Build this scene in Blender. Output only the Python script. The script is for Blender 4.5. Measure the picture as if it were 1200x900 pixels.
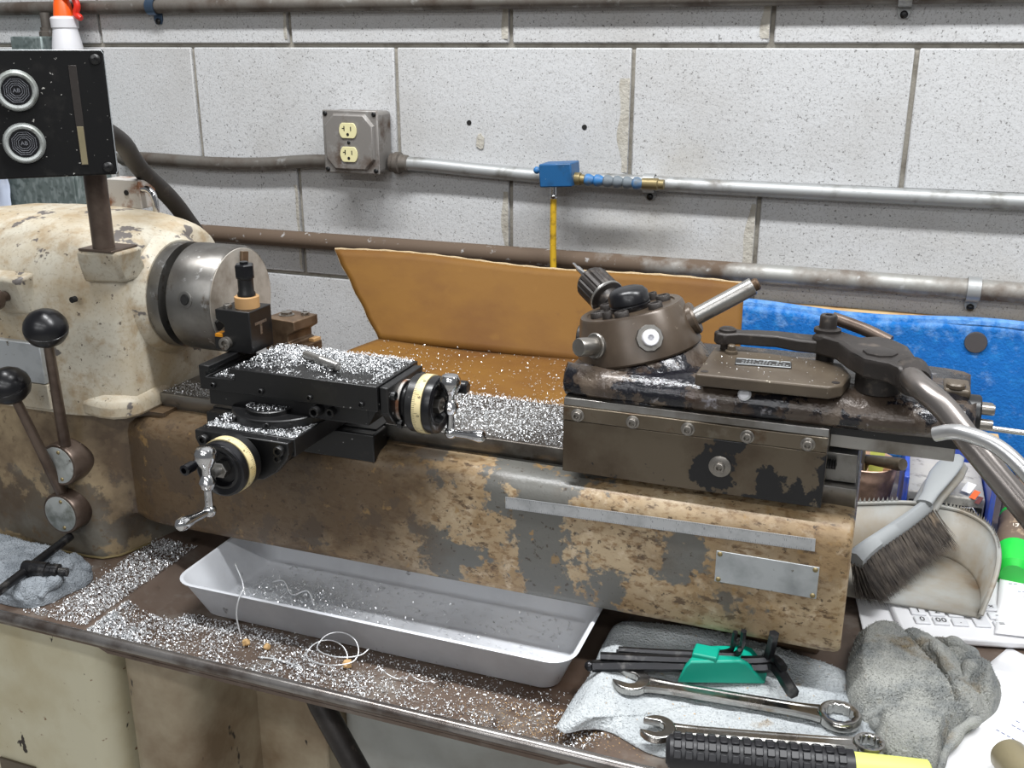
import bpy, math, random
from mathutils import Vector, Matrix, noise
random.seed(7)
for o in list(bpy.data.objects): bpy.data.objects.remove(o)
scn = bpy.context.scene
COL = scn.collection
PI = math.pi
# ---------------------------------------------------------------- camera, world, lights, exposure
# x runs along the block wall, y goes towards it, z = 0 is the photographer's eye height
cam = bpy.data.cameras.new('camera'); camo = bpy.data.objects.new('camera', cam); COL.objects.link(camo)
cam.sensor_width = 36.0; cam.lens = 36.0*1189/1200; cam.clip_start = .02
camo.location = (0, 0, 0)
camo.rotation_euler = (PI/2-math.atan(398/1189), 0, math.radians(20.5))
scn.camera = camo
w = bpy.data.worlds.new('world'); scn.world = w; w.use_nodes = True
w.node_tree.nodes['Background'].inputs[0].default_value = (.93, .96, 1.0, 1)
w.node_tree.nodes['Background'].inputs[1].default_value = .24
vs = scn.view_settings
vs.view_transform = 'Standard'; vs.look = 'None'; vs.gamma = 1; vs.use_curve_mapping = False
vs.exposure = -0.30
def tube_light(name, loc, sx, sy, power, col=(.98, .99, 1.0)):
    l = bpy.data.lights.new(name, 'AREA'); l.shape = 'RECTANGLE'; l.size = sx; l.size_y = sy
    l.energy = power; l.color = col
    o = bpy.data.objects.new(name, l); COL.objects.link(o); o.location = loc
    return o
# ceiling fluorescent fittings of the workshop, last pair added as frontal fill (long tubes parallel to the wall)
tube_light('ceiling_and_fill_tube', (-.75, .74, 1.35), 1.2, .14, 50)
tube_light('ceiling_and_fill_tube', (.75, .74, 1.35), 1.2, .14, 50)
tube_light('ceiling_and_fill_tube', (-.75, -1.1, 1.35), 1.2, .14, 16)
tube_light('ceiling_and_fill_tube', (.75, -1.1, 1.35), 1.2, .14, 16)
tube_light('ceiling_and_fill_tube', (-.8, -2.9, 1.35), 1.2, .14, 42)  # unseen far pair, added for low light on front faces like the pan wall
tube_light('ceiling_and_fill_tube', (.8, -2.9, 1.35), 1.2, .14, 42)

# ---------------------------------------------------------------- mesh helpers
def V(*a): return Vector(a)
def basis(d):
    d = Vector(d).normalized()
    u = d.cross(Vector((0, 0, 1)))
    if u.length < 1e-4: u = Vector((1, 0, 0))
    u.normalize()
    return u, d.cross(u).normalized(), d
def spline(pts, k=6):
    pts = [Vector(p) for p in pts]; out = []
    P = [pts[0]*2-pts[1]]+pts+[pts[-1]*2-pts[-2]]
    for i in range(1, len(P)-2):
        a, b, c, d = P[i-1:i+3]
        for j in range(k):
            t = j/k
            out.append(.5*((2*b)+(c-a)*t+(2*a-5*b+4*c-d)*t*t+(3*b-a-3*c+d)*t**3))
    out.append(pts[-1]); return out
BASE = {}
class MB:
    def __init__(s): s.v = []; s.f = []
    def add(s, vs, fs):
        n = len(s.v); s.v += [Vector(q) for q in vs]; s.f += [tuple(n+i for i in f) for f in fs]; return s
    def box(s, x0, x1, y0, y1, z0, z1, rot=None):
        c = Vector(((x0+x1)/2, (y0+y1)/2, (z0+z1)/2))
        vs = [Vector((x, y, z)) for z in (z0, z1) for y in (y0, y1) for x in (x0, x1)]
        if rot: vs = [c+rot@(q-c) for q in vs]
        return s.add(vs, [(0, 2, 3, 1), (4, 5, 7, 6), (0, 1, 5, 4), (2, 6, 7, 3), (0, 4, 6, 2), (1, 3, 7, 5)])
    def loft(s, rings, cap=True, closed=True):
        n = len(rings[0]); vs = [q for r in rings for q in r]; fs = []
        for i in range(len(rings)-1):
            for j in range(n if closed else n-1):
                a, b = i*n+j, i*n+(j+1) % n
                fs.append((a, b, b+n, a+n))
        if cap: fs.append(tuple(reversed(range(n)))); fs.append(tuple((len(rings)-1)*n+j for j in range(n)))
        return s.add(vs, fs)
    def lathe(s, p, d, prof, n=28, cap=True, a0=0):
        u, v, d = basis(d); p = Vector(p)
        rings = [[p+d*t+(u*math.cos(a0+2*PI*k/n)+v*math.sin(a0+2*PI*k/n))*max(r, 1e-5) for k in range(n)] for t, r in prof]
        # basis u,v,d: u x v = d-ish ; orient outward
        return s.loft(rings, cap)
    def cyl(s, p0, p1, r0, r1=None, n=24, a0=0):
        p0 = Vector(p0); p1 = Vector(p1); d = p1-p0
        return s.lathe(p0, d, [(0, r0), (d.length, r0 if r1 is None else r1)], n, True, a0)
    def tube(s, path, r, n=12, closed=False):
        path = [Vector(q) for q in path]; m = len(path); rings = []; u = None
        for i, q in enumerate(path):
            if closed: t = path[(i+1) % m]-path[i-1]
            else: t = path[min(i+1, m-1)]-path[max(i-1, 0)]
            t.normalize()
            if u is None: u = basis(t)[0]
            u = (u-t*u.dot(t)).normalized(); v = t.cross(u)
            rr = r[i] if isinstance(r, (list, tuple)) else r
            rings.append([q+(u*math.cos(2*PI*k/n)+v*math.sin(2*PI*k/n))*rr for k in range(n)])
        if closed: rings.append(rings[0]); return s.loft(rings, False)
        return s.loft(rings, True)
    def prism(s, poly, o, ux, uy, h):
        o = Vector(o); ux = Vector(ux); uy = Vector(uy); h = Vector(h)
        a = [o+ux*x+uy*y for x, y in poly]
        return s.loft([a, [q+h for q in a]], True)
    def ball(s, c, r, n=20, sz=1.0, d=(0, 0, 1)):
        m = n//2
        return s.lathe(Vector(c)-Vector(d).normalized()*r*sz, d, [(r*sz*(1-math.cos(PI*i/m)), r*math.sin(PI*i/m)) for i in range(m+1)], n, False)
    def grid(s, fn, nu, nv):
        vs = [fn(i/nu, j/nv) for i in range(nu+1) for j in range(nv+1)]
        return s.add(vs, [(i*(nv+1)+j, (i+1)*(nv+1)+j, (i+1)*(nv+1)+j+1, i*(nv+1)+j+1) for i in range(nu) for j in range(nv)])
    def mesh(s, name, off=Vector((0, 0, 0)), smooth=35):
        me = bpy.data.meshes.new(name)
        me.from_pydata([q-off for q in s.v], [], s.f); me.update()
        import bmesh
        b = bmesh.new(); b.from_mesh(me); bmesh.ops.recalc_face_normals(b, faces=b.faces); b.to_mesh(me); b.free()
        if smooth:
            for p in me.polygons: p.use_smooth = True
            if smooth < 180: me.set_sharp_from_angle(angle=math.radians(smooth))
        return me
    def build(s, name, m, parent=None, bevel=0, smooth=35, seg=2, base=None, solid=0, sub=0, kind=None):
        if parent is not None: off = BASE[parent]
        else:
            if base is None:
                xs = [q.x for q in s.v]; ys = [q.y for q in s.v]; zs = [q.z for q in s.v]
                base = ((min(xs)+max(xs))/2, (min(ys)+max(ys))/2, min(zs))
            off = Vector(base)
        me = s.mesh(name, off, smooth); me.materials.append(m)
        o = bpy.data.objects.new(name, me); COL.objects.link(o); BASE[o] = off
        if parent is not None: o.parent = parent
        else: o.location = off
        if solid:
            k = o.modifiers.new('thickness', 'SOLIDIFY'); k.thickness = solid; k.offset = 0
        if bevel:
            k = o.modifiers.new('bevel', 'BEVEL'); k.width = bevel; k.segments = seg; k.limit_method = 'ANGLE'; k.angle_limit = math.radians(40)
            k.harden_normals = False
        if sub:
            k = o.modifiers.new('subd', 'SUBSURF'); k.levels = sub; k.render_levels = sub
        if kind: o['kind'] = kind
        return o
def tag(o, label, cat, group=None, kind=None):
    if kind: o['kind'] = kind
    if label: o['label'] = label
    if cat: o['category'] = cat
    if group: o['group'] = group
    return o
def thing(name, label, cat, base, group=None):
    o = bpy.data.objects.new(name, None); COL.objects.link(o); o.location = base; o.empty_display_size = .02
    BASE[o] = Vector(base); return tag(o, label, cat, group)
def inst(me, name, loc, d, parent, s=1.0, spin=0, up=None):
    """share a unit mesh whose axis is +z"""
    o = bpy.data.objects.new(name, me); COL.objects.link(o)
    u, v, dd = basis(d)
    R = Matrix((u, v, dd)).transposed().to_4x4()
    L = Vector(loc)-(BASE[parent] if parent is not None else Vector())
    ss = s if isinstance(s, tuple) else (s, s, s)
    o.matrix_local = Matrix.Translation(L) @ R @ Matrix.Rotation(spin, 4, 'Z') @ Matrix.Diagonal((*ss, 1))
    if parent is not None: o.parent = parent; o.matrix_parent_inverse = Matrix()
    o.matrix_basis = Matrix.Translation(L) @ R @ Matrix.Rotation(spin, 4, 'Z') @ Matrix.Diagonal((*ss, 1))
    return o
def txt(s, size, m, parent, o, ux, uy, name='lettering', lift=.0003, align='CENTER', joined=None):
    """flat lettering on a surface: o = centre, ux = reading direction, uy = up"""
    cu = bpy.data.curves.new('t', 'FONT'); cu.body = s; cu.size = size; cu.align_x = align; cu.align_y = 'CENTER'; cu.resolution_u = 2
    ob = bpy.data.objects.new('t', cu); me = bpy.data.meshes.new_from_object(ob)
    bpy.data.objects.remove(ob); bpy.data.curves.remove(cu)
    ux = Vector(ux).normalized(); uy = Vector(uy); uy = (uy-ux*ux.dot(uy)).normalized(); n = ux.cross(uy)
    b = BASE[parent] if parent is not None else Vector()
    vs = [Vector(o)+ux*q.co.x+uy*q.co.y+n*lift for q in me.vertices]
    fs = [tuple(p.vertices) for p in me.polygons]
    bpy.data.meshes.remove(me)
    if joined is not None: joined.add(vs, fs); return None
    k = MB(); k.add(vs, fs); return k.build(name, m, parent, smooth=0)

# ---------------------------------------------------------------- materials
def srgb(r, g, b):
    f = lambda c: (c/255/12.92) if c/255 <= .04045 else ((c/255+.055)/1.055)**2.4
    return (f(r), f(g), f(b), 1)
def pm(name, col, rough=.5, metal=0.0, layers=(), bump=None, var=0.0, spec=.5, coat=0, alpha=1, trans=0, rnd=0):
    """procedural principled material. layers: (colour, noise scale, lo, hi, options) painted over one another
    (wear, dirt, flaking paint); bump: list of (scale, strength, distance)"""
    m = bpy.data.materials.new(name); m.use_nodes = True; nt = m.node_tree; N = nt.nodes; L = nt.links
    b = N['Principled BSDF']
    tc = N.new('ShaderNodeTexCoord'); vec = tc.outputs['Object']
    if rnd:
        oi = N.new('ShaderNodeObjectInfo'); mu = N.new('ShaderNodeVectorMath'); mu.operation = 'SCALE'
        cx = N.new('ShaderNodeCombineXYZ'); L.new(oi.outputs['Random'], cx.inputs[0]); L.new(oi.outputs['Random'], cx.inputs[1])
        L.new(cx.outputs[0], mu.inputs[0]); mu.inputs['Scale'].default_value = 37
        ad = N.new('ShaderNodeVectorMath'); L.new(vec, ad.inputs[0]); L.new(mu.outputs[0], ad.inputs[1]); vec = ad.outputs[0]
    def nz(scale, det=4, stretch=None, off=0, rough_=.55):
        v = vec
        mp = N.new('ShaderNodeMapping'); L.new(v, mp.inputs[0]); mp.inputs[1].default_value = (off, off*.7, off*1.3)
        if stretch: mp.inputs[3].default_value = stretch
        t = N.new('ShaderNodeTexNoise'); t.inputs['Scale'].default_value = scale; t.inputs['Detail'].default_value = det
        t.inputs['Roughness'].default_value = rough_
        L.new(mp.outputs[0], t.inputs['Vector']); return t.outputs['Fac']
    def ramp(fac, lo, hi):
        r = N.new('ShaderNodeMapRange'); r.inputs[1].default_value = lo; r.inputs[2].default_value = hi
        L.new(fac, r.inputs[0]); return r.outputs[0]
    def mixc(f, a, c):
        x = N.new('ShaderNodeMix'); x.data_type = 'RGBA'; L.new(f, x.inputs[0])
        for val, k in ((a, 6), (c, 7)):
            if isinstance(val, tuple): x.inputs[k].default_value = val
            else: L.new(val, x.inputs[k])
        return x.outputs[2]
    def mixf(f, a, c):
        x = N.new('ShaderNodeMix'); L.new(f, x.inputs[0])
        for val, k in ((a, 2), (c, 3)):
            if isinstance(val, (int, float)): x.inputs[k].default_value = val
            else: L.new(val, x.inputs[k])
        return x.outputs[0]
    c = col; r = rough; me = metal
    if var:
        f = ramp(nz(9, 5, None, 3), .3, .7)
        c = mixc(f, tuple(q*(1-var) for q in col[:3])+(1,), tuple(min(1, q*(1+var)) for q in col[:3])+(1,))
    hsum = None
    for i, ly in enumerate(layers):
        lc, sc, lo, hi = ly[:4]; op = ly[4] if len(ly) > 4 else {}
        fac = nz(sc, op.get('det', 6), op.get('st'), op.get('off', 11*i+5), op.get('ro', .6))
        for zz in ([op['z']] if isinstance(op.get('z'), tuple) else op.get('z', [])):   # an additional push along an axis of the object: (axis, from, to, amount)
            ax, z0, z1, am = zz
            sp = N.new('ShaderNodeSeparateXYZ'); L.new(tc.outputs['Object'], sp.inputs[0])
            mr = N.new('ShaderNodeMapRange'); mr.inputs[1].default_value = z0; mr.inputs[2].default_value = z1
            mr.inputs[3].default_value = 0; mr.inputs[4].default_value = am; L.new(sp.outputs[ax], mr.inputs[0])
            adn = N.new('ShaderNodeMath'); L.new(fac, adn.inputs[0]); L.new(mr.outputs[0], adn.inputs[1]); fac = adn.outputs[0]
        f = ramp(fac, lo, hi)
        if 'max' in op:
            mm = N.new('ShaderNodeMath'); mm.operation = 'MULTIPLY'; mm.inputs[1].default_value = op['max']; L.new(f, mm.inputs[0]); f = mm.outputs[0]
        c = mixc(f, c, lc)
        if 'rough' in op: r = mixf(f, r, op['rough'])
        if 'metal' in op: me = mixf(f, me, op['metal'])
    if isinstance(c, tuple): b.inputs['Base Color'].default_value = c
    else: L.new(c, b.inputs['Base Color'])
    for val, k in ((r, 'Roughness'), (me, 'Metallic')):
        if isinstance(val, (int, float)): b.inputs[k].default_value = val
        else: L.new(val, b.inputs[k])
    b.inputs['Specular IOR Level'].default_value = spec
    if coat: b.inputs['Coat Weight'].default_value = coat; b.inputs['Coat Roughness'].default_value = .15
    if alpha < 1: b.inputs['Alpha'].default_value = alpha
    if trans: b.inputs['Transmission Weight'].default_value = trans; b.inputs['IOR'].default_value = 1.3
    prev = None
    for sc, st, di in (bump or ()):
        bn = N.new('ShaderNodeBump'); bn.inputs['Strength'].default_value = st; bn.inputs['Distance'].default_value = di
        L.new(nz(sc, 4, None, 2), bn.inputs['Height'])
        if prev is not None: L.new(prev, bn.inputs['Normal'])
        prev = bn.outputs[0]
    if prev is not None: L.new(prev, b.inputs['Normal'])
    return m
S = srgb
CREAM, TAN = S(196, 183, 152), S(178, 143, 102)
M = {}
M['block'] = pm('block_paint', S(198, 199, 200), .85, layers=[
    (S(182, 181, 179), 5, .45, .75), (S(150, 149, 148), 420, .54, .64, {'det': 3, 'max': .55}), (S(96, 94, 92), 260, .625, .67, {'det': 3, 'max': .8}), (S(176, 168, 152), 2.2, .60, .78, {'max': .5})],
    bump=[(150, .30, .0022), (420, .25, .001)], rnd=1)
M['mortar'] = pm('mortar', S(158, 153, 143), .95, layers=[(S(120, 114, 104), 30, .5, .7)], bump=[(200, .4, .003)])
M['smear'] = pm('mortar_smear', S(186, 182, 172), .95, layers=[(S(164, 158, 146), 40, .45, .7)], bump=[(150, .6, .004)])
M['concrete'] = pm('concrete_floor', S(178, 176, 172), .8, layers=[(S(120, 118, 114), 6, .45, .7)])
M['galv'] = pm('galvanised', S(170, 172, 172), .5, .6, layers=[(S(120, 118, 112), 26, .5, .7), (S(92, 80, 66), 9, .56, .72, {'rough': .8, 'metal': .2})], bump=[(90, .12, .001)])
M['conduit'] = pm('old_conduit', S(120, 116, 110), .5, .6, layers=[(S(78, 68, 60), 12, .42, .62, {'rough': .75, 'metal': .2}), (S(160, 160, 158), 40, .6, .75)], bump=[(120, .2, .001)])
M['pipe'] = pm('lower_conduit', S(168, 168, 164), .5, .55, layers=[(S(98, 82, 68), 10, .42, .62, {'rough': .8, 'metal': .1, 'z': (0, -.15, -.75, .30)}), (S(205, 207, 207), 60, .62, .75)], bump=[(120, .15, .001)])
M['spangle'] = pm('spangled_zinc', S(128, 140, 138), .45, .6, layers=[(S(156, 167, 166), 95, .46, .60, {'det': 1, 'st': (1, 1, .5)}), (S(108, 120, 118), 80, .54, .66, {'det': 1})])
M['box'] = pm('outlet_box_steel', S(146, 142, 138), .5, .5, layers=[(S(98, 84, 74), 22, .52, .68, {'rough': .8}), (S(165, 163, 160), 50, .56, .70)], bump=[(200, .15, .001)])
M['ivory'] = pm('ivory_plastic', S(226, 219, 170), .4, var=.05)
M['dark'] = pm('dark_recess', S(18, 17, 16), .8)
M['blue_paint'] = pm('blue_paint', S(28, 88, 138), .4, layers=[(S(30, 72, 110), 30, .55, .7), (S(150, 170, 185), 120, .68, .74)])
M['blue_hose'] = pm('blue_hose', S(46, 112, 170), .5, layers=[(S(96, 108, 118), 35, .45, .6)])
M['grey_hose'] = pm('grey_hose', S(108, 116, 122), .6, var=.1)
M['yellow'] = pm('yellow_hose', S(205, 165, 36), .5, layers=[(S(150, 118, 30), 60, .55, .7)])
M['brass'] = pm('brass', S(138, 124, 88), .45, .6, var=.15)
M['cardboard'] = pm('cardboard', S(116, 78, 12), .72, layers=[(S(98, 60, 4), 7, .42, .72, {'st': (1, 1, 2)}), (S(84, 48, 4), 16, .64, .78), (S(132, 94, 30), 30, .62, .78, {'max': .5})], bump=[(60, .12, .002)])
M['card_edge'] = pm('torn_cardboard', S(186, 164, 130), .9, var=.12, bump=[(300, .6, .002)])
M['blue_felt'] = pm('blue_fabric', S(6, 104, 184), .9, layers=[(S(36, 136, 210), 60, .5, .74, {'max': .7}), (S(2, 84, 164), 26, .52, .74, {'max': .7}), (S(150, 190, 232), 60, .56, .8, {'z': (2, .185, .225, .25), 'max': .45})], bump=[(260, .5, .003)])
M['cream'] = pm('cream_headstock_paint', S(192, 186, 170), .45, layers=[
    (S(170, 153, 124), 9, .44, .66, {'z': (2, .14, .0, .06)}), (S(158, 136, 104), 38, .50, .66, {'max': .75}), (S(140, 124, 102), 260, .54, .68, {'det': 3, 'max': .4}),
    (S(122, 98, 70), 6, .54, .72, {'max': .8}), (S(84, 72, 62), 120, .66, .69, {'det': 3, 'max': .85}),
    (S(98, 92, 88), 22, .635, .655, {'det': 4, 'rough': .5, 'z': (2, .14, .22, .03)})], bump=[(35, .12, .004), (200, .1, .001)], spec=.5)
M['bed'] = pm('bed_paint', S(178, 158, 128), .42, layers=[
    (S(156, 130, 94), 12, .42, .62), (S(202, 184, 158), 70, .56, .70, {'max': .7}),
    (S(126, 98, 66), 170, .505, .63, {'det': 7, 'st': (.6, 1, 1.1), 'max': .85}),
    (S(86, 66, 46), 84, .585, .64, {'det': 8, 'ro': .66, 'st': (.6, 1, 1.1), 'max': .9}),
    (S(102, 101, 96), 8.0, .560, .580, {'det': 9, 'ro': .66, 'off': 31.5, 'rough': .36, 'z': [(0, -.10, .06, .13), (0, .10, .20, -.12)]}),
    (S(144, 118, 84), 34, .64, .66, {'det': 8, 'ro': .65, 'off': 2}),
    (S(84, 66, 46), 5.2, .50, .70, {'det': 7, 'off': 8, 'z': (0, .10, -.26, .17), 'max': .88, 'rough': .45}),
    (S(150, 120, 76), 55, .62, .68, {'det': 7, 'off': 23, 'max': .7}),
    (S(60, 46, 34), 160, .63, .69, {'det': 3, 'max': .8})], bump=[(70, .22, .003), (260, .2, .001)], spec=.55)
M['base'] = pm('base_paint', S(104, 94, 80), .38, layers=[
    (S(126, 122, 112), 9, .45, .6), (S(168, 149, 118), 10, .50, .535, {'det': 8, 'ro': .65, 'off': 3.1, 'z': (2, .04, .17, .10)}),
    (S(76, 58, 42), 6, .48, .68, {'off': 17, 'max': .9, 'z': (0, -.47, -.40, .28)}), (S(110, 92, 70), 110, .57, .65, {'max': .7})], bump=[(50, .2, .004), (240, .15, .001)], spec=.6)
M['steel'] = pm('ground_steel', S(168, 166, 162), .32, .9, layers=[(S(120, 114, 106), 14, .45, .68), (S(96, 82, 68), 40, .62, .74, {'rough': .6})], bump=[(150, .06, .001)])
M['brightsteel'] = pm('bright_bar', S(196, 196, 196), .3, .85, layers=[(S(160, 156, 152), 18, .5, .7)])
M['chucksteel'] = pm('chuck_steel', S(136, 134, 130), .36, .9, layers=[(S(92, 87, 82), 11, .42, .68), (S(86, 74, 62), 45, .6, .72, {'rough': .5}), (S(190, 190, 188), 70, .62, .72)], bump=[(180, .08, .001)])
M['chuckface'] = pm('chuck_face_steel', S(186, 182, 174), .5, .35, layers=[(S(132, 124, 112), 16, .45, .65)])
M['way'] = pm('bed_way_steel', S(140, 138, 134), .36, .85, layers=[(S(88, 82, 76), 12, .42, .66), (S(70, 60, 50), 50, .6, .72)])
M['black'] = pm('black_oxide', S(15, 15, 16), .36, layers=[(S(44, 42, 40), 45, .58, .74, {'max': .7}), (S(150, 148, 145), 190, .73, .77, {'det': 2})], spec=.6, bump=[(150, .05, .001)])
M['blackbox'] = pm('black_panel_paint', S(10, 10, 11), .5, layers=[(S(46, 44, 42), 30, .56, .74, {'max': .6}), (S(180, 178, 172), 230, .70, .74, {'det': 2})], spec=.3)
M['plastic'] = pm('black_plastic', S(14, 14, 18), .32, spec=.5, coat=.08)
M['chrome'] = pm('polished_steel', S(205, 205, 206), .16, 1.0, layers=[(S(140, 138, 136), 40, .55, .75)])
M['wrench'] = pm('wrench_chrome', S(178, 176, 172), .2, 1.0, layers=[(S(110, 104, 98), 30, .5, .7, {'rough': .35})])
M['bandivory'] = pm('dial_ivory', S(222, 206, 158), .4, layers=[(S(186, 160, 104), 30, .5, .75)])
M['ink'] = pm('ink', S(38, 36, 34), .7)
M['alu'] = pm('pan_aluminium', S(224, 227, 232), .40, .05, layers=[(S(196, 198, 203), 8, .42, .7), (S(120, 120, 122), 60, .68, .76)], bump=[(80, .05, .001)])
M['aluplate'] = pm('aluminium_plate', S(186, 190, 192), .42, .5, layers=[(S(150, 154, 156), 22, .45, .7), (S(105, 96, 80), 110, .66, .72)])
M['ruler'] = pm('ruler_steel', S(196, 198, 200), .36, .6, layers=[(S(165, 168, 170), 26, .5, .7)])
M['tray'] = pm('tray_steel', S(106, 92, 82), .48, .25, layers=[(S(84, 66, 54), 6, .42, .66), (S(128, 120, 112), 18, .54, .7), (S(60, 48, 40), 34, .6, .72)], bump=[(60, .1, .002)])
M['rim'] = pm('tray_rim_steel', S(150, 146, 143), .26, .8, layers=[(S(98, 88, 82), 20, .45, .65)])
M['turret'] = pm('turret_brown_enamel', S(82, 70, 58), .32, .25, layers=[(S(64, 53, 43), 14, .45, .68), (S(150, 138, 122), 120, .66, .73, {'max': .7})], bump=[(120, .05, .001)], spec=.6)
M['cover'] = pm('cover_plate_brown', S(90, 80, 67), .40, .15, layers=[(S(72, 62, 51), 14, .45, .68), (S(176, 168, 152), 190, .70, .74, {'det': 2})], spec=.5)
M['ram'] = pm('ram_flaking_enamel', S(74, 63, 54), .32, .2, layers=[
    (S(98, 86, 74), 24, .5, .64), (S(24, 24, 30), 20, .485, .51, {'det': 7, 'off': 4.2, 'rough': .2}), (S(64, 50, 40), 40, .56, .66),
    (S(168, 166, 172), 60, .64, .71, {'max': .7, 'metal': .5})], bump=[(45, .5, .005), (170, .45, .002)], spec=.6, coat=.15)
M['apron'] = pm('apron_steel', S(112, 102, 88), .34, .65, layers=[(S(86, 76, 62), 9, .42, .66), (S(140, 134, 122), 20, .56, .7), (S(88, 68, 50), 46, .6, .72)], bump=[(90, .06, .001)])
M['apronflake'] = pm('apron_black_flake', S(104, 94, 80), .36, .6, layers=[(S(80, 68, 55), 12, .45, .66), (S(16, 16, 19), 17, .61, .625, {'det': 6, 'off': 19.4, 'rough': .3, 'metal': 0, 'z': (0, -.03, .03, .14)})], bump=[(60, .12, .002)])
M['iron'] = pm('black_iron_casting', S(54, 49, 46), .45, .35, layers=[(S(40, 36, 34), 16, .45, .66), (S(110, 100, 90), 60, .6, .74, {'max': .6})], bump=[(110, .25, .0015)], spec=.6)
M['handlesteel'] = pm('worn_handle_steel', S(138, 132, 128), .30, .85, layers=[(S(98, 86, 78), 10, .48, .70), (S(176, 172, 168), 24, .58, .7)])
M['rodsteel'] = pm('browned_rod', S(106, 92, 82), .34, .55, layers=[(S(74, 60, 52), 20, .45, .65)])
M['plastiplate'] = pm('worn_hub_plate', S(178, 182, 180), .45, .35, layers=[(S(120, 124, 118), 30, .46, .64), (S(70, 62, 50), 40, .62, .7)])
M['tanring'] = pm('tan_washer', S(186, 146, 98), .5, var=.1)
M['orange'] = pm('orange_plastic', S(246, 96, 24), .4)
M['red'] = pm('red_plastic', S(212, 44, 26), .4)
M['white_pl'] = pm('milky_plastic', S(222, 222, 226), .35, var=.04)
M['rust'] = pm('rusty_block', S(190, 186, 180), .55, .3, layers=[(S(130, 90, 66), 30, .5, .6, {'off': 3})])
M['oldbrown'] = pm('oily_tool_block', S(112, 92, 72), .45, .5, layers=[(S(78, 60, 44), 40, .45, .65)])
M['insert'] = pm('gold_insert', S(240, 160, 40), .3, .5)
M['rubber'] = pm('black_rubber', S(40, 37, 35), .6, layers=[(S(80, 74, 68), 60, .58, .72, {'max': .6})], bump=[(120, .15, .001)])
M['rag'] = pm('grey_terry', S(164, 165, 160), .95, layers=[(S(128, 132, 132), 30, .45, .65), (S(120, 100, 62), 20, .56, .70, {'max': .8})], bump=[(520, .9, .004)], spec=.1)
M['rag_blue'] = pm('blue_grey_terry', S(150, 156, 162), .95, layers=[(S(124, 130, 136), 40, .45, .65)], bump=[(420, .9, .004)], spec=.1)
M['towel'] = pm('white_towel', S(204, 209, 211), .95, layers=[(S(176, 182, 186), 14, .45, .68), (S(160, 138, 106), 26, .645, .74, {'max': .75})], bump=[(380, .9, .005), (110, .3, .003)], spec=.1)
M['teal'] = pm('teal_plastic', S(6, 152, 128), .4, var=.05)
M['hexkey'] = pm('black_hex_steel', S(54, 54, 56), .28, .8, layers=[(S(110, 108, 106), 50, .55, .7)])
M['grip'] = pm('black_grip', S(26, 26, 30), .45, spec=.6)
M['lemon'] = pm('lemon_plastic', S(228, 234, 120), .5)
M['paper'] = pm('paper', S(238, 238, 240), .8)
M['calc'] = pm('calculator_white', S(228, 228, 230), .5)
M['key'] = pm('key_white', S(216, 217, 220), .5)
M['keygrey'] = pm('mark_grey', S(120, 122, 128), .7)
M['print'] = pm('print_blue_grey', S(96, 104, 140), .8)
M['pandust'] = pm('dustpan_grey', S(150, 151, 147), .5, layers=[(S(138, 128, 112), 10, .46, .66, {'z': (1, .10, -.02, .10)}), (S(118, 98, 74), 22, .56, .74)])
M['brushgrey'] = pm('brush_grey', S(150, 153, 154), .45, var=.05)
M['bristle'] = pm('dusty_bristle', S(78, 70, 62), .8, layers=[(S(48, 42, 38), 60, .4, .6), (S(150, 130, 106), 25, .60, .75)])
M['copper'] = pm('copper_tint_cup', S(226, 188, 166), .38, .25, layers=[(S(128, 106, 92), 12, .42, .62), (S(204, 186, 170), 20, .6, .75)])
M['binblue'] = pm('blue_bin', S(54, 80, 172), .35, layers=[(S(110, 104, 130), 20, .55, .7)])
M['clear'] = pm('clear_plastic', S(206, 202, 192), .2, trans=.25, spec=.5, layers=[(S(150, 146, 138), 60, .55, .68)])
M['blackpl'] = pm('black_tray_plastic', S(32, 32, 34), .45, layers=[(S(120, 116, 110), 120, .66, .72)])
M['wood'] = pm('pale_wood', S(206, 176, 128), .7, layers=[(S(160, 112, 66), 12, .5, .7, {'st': (1, 1, 8)})])
M['greenpl'] = pm('green_plastic', S(36, 196, 66), .35)
M['dirtygrip'] = pm('dirty_brown_grip', S(104, 88, 74), .7, layers=[(S(160, 140, 116), 70, .55, .66)])
M['offwhite'] = pm('offwhite_print', S(222, 214, 200), .8)
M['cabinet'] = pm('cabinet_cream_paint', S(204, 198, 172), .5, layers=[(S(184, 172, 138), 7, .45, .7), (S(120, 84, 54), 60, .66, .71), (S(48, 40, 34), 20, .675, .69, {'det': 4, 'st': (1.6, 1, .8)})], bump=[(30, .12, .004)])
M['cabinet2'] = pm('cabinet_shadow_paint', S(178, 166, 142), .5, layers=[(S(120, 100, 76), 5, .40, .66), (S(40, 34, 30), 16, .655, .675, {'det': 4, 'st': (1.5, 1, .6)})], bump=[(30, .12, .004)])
M['panelgrey'] = pm('pedestal_grey_white', S(170, 172, 168), .6, layers=[(S(128, 122, 112), 4, .45, .7)])
M['film'] = pm('plastic_film', S(196, 206, 226), .25, layers=[(S(230, 234, 244), 14, .5, .66)], spec=.6)
M['chip'] = pm('aluminium_chip', S(226, 228, 230), .32, .55)
M['chipdull'] = pm('tan_chip', S(196, 160, 110), .6, .1)
M['magnet'] = pm('grey_magnet', S(104, 100, 100), .4, .6)
M['label_o'] = pm('orange_label', S(226, 96, 40), .6)
M['label_d'] = pm('maroon_label', S(96, 34, 34), .6)
M['zinc'] = pm('zinc_screw', S(150, 146, 140), .35, .85, layers=[(S(96, 84, 72), 300, .5, .65)])
M['plastic_amber'] = pm('marker_body', S(150, 140, 112), .3, var=.2, trans=.2)
M['neon'] = pm('neon_yellow', S(226, 236, 20), .5)
M['strapblue'] = pm('blue_zinc', S(84, 104, 128), .35, .8)

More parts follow.
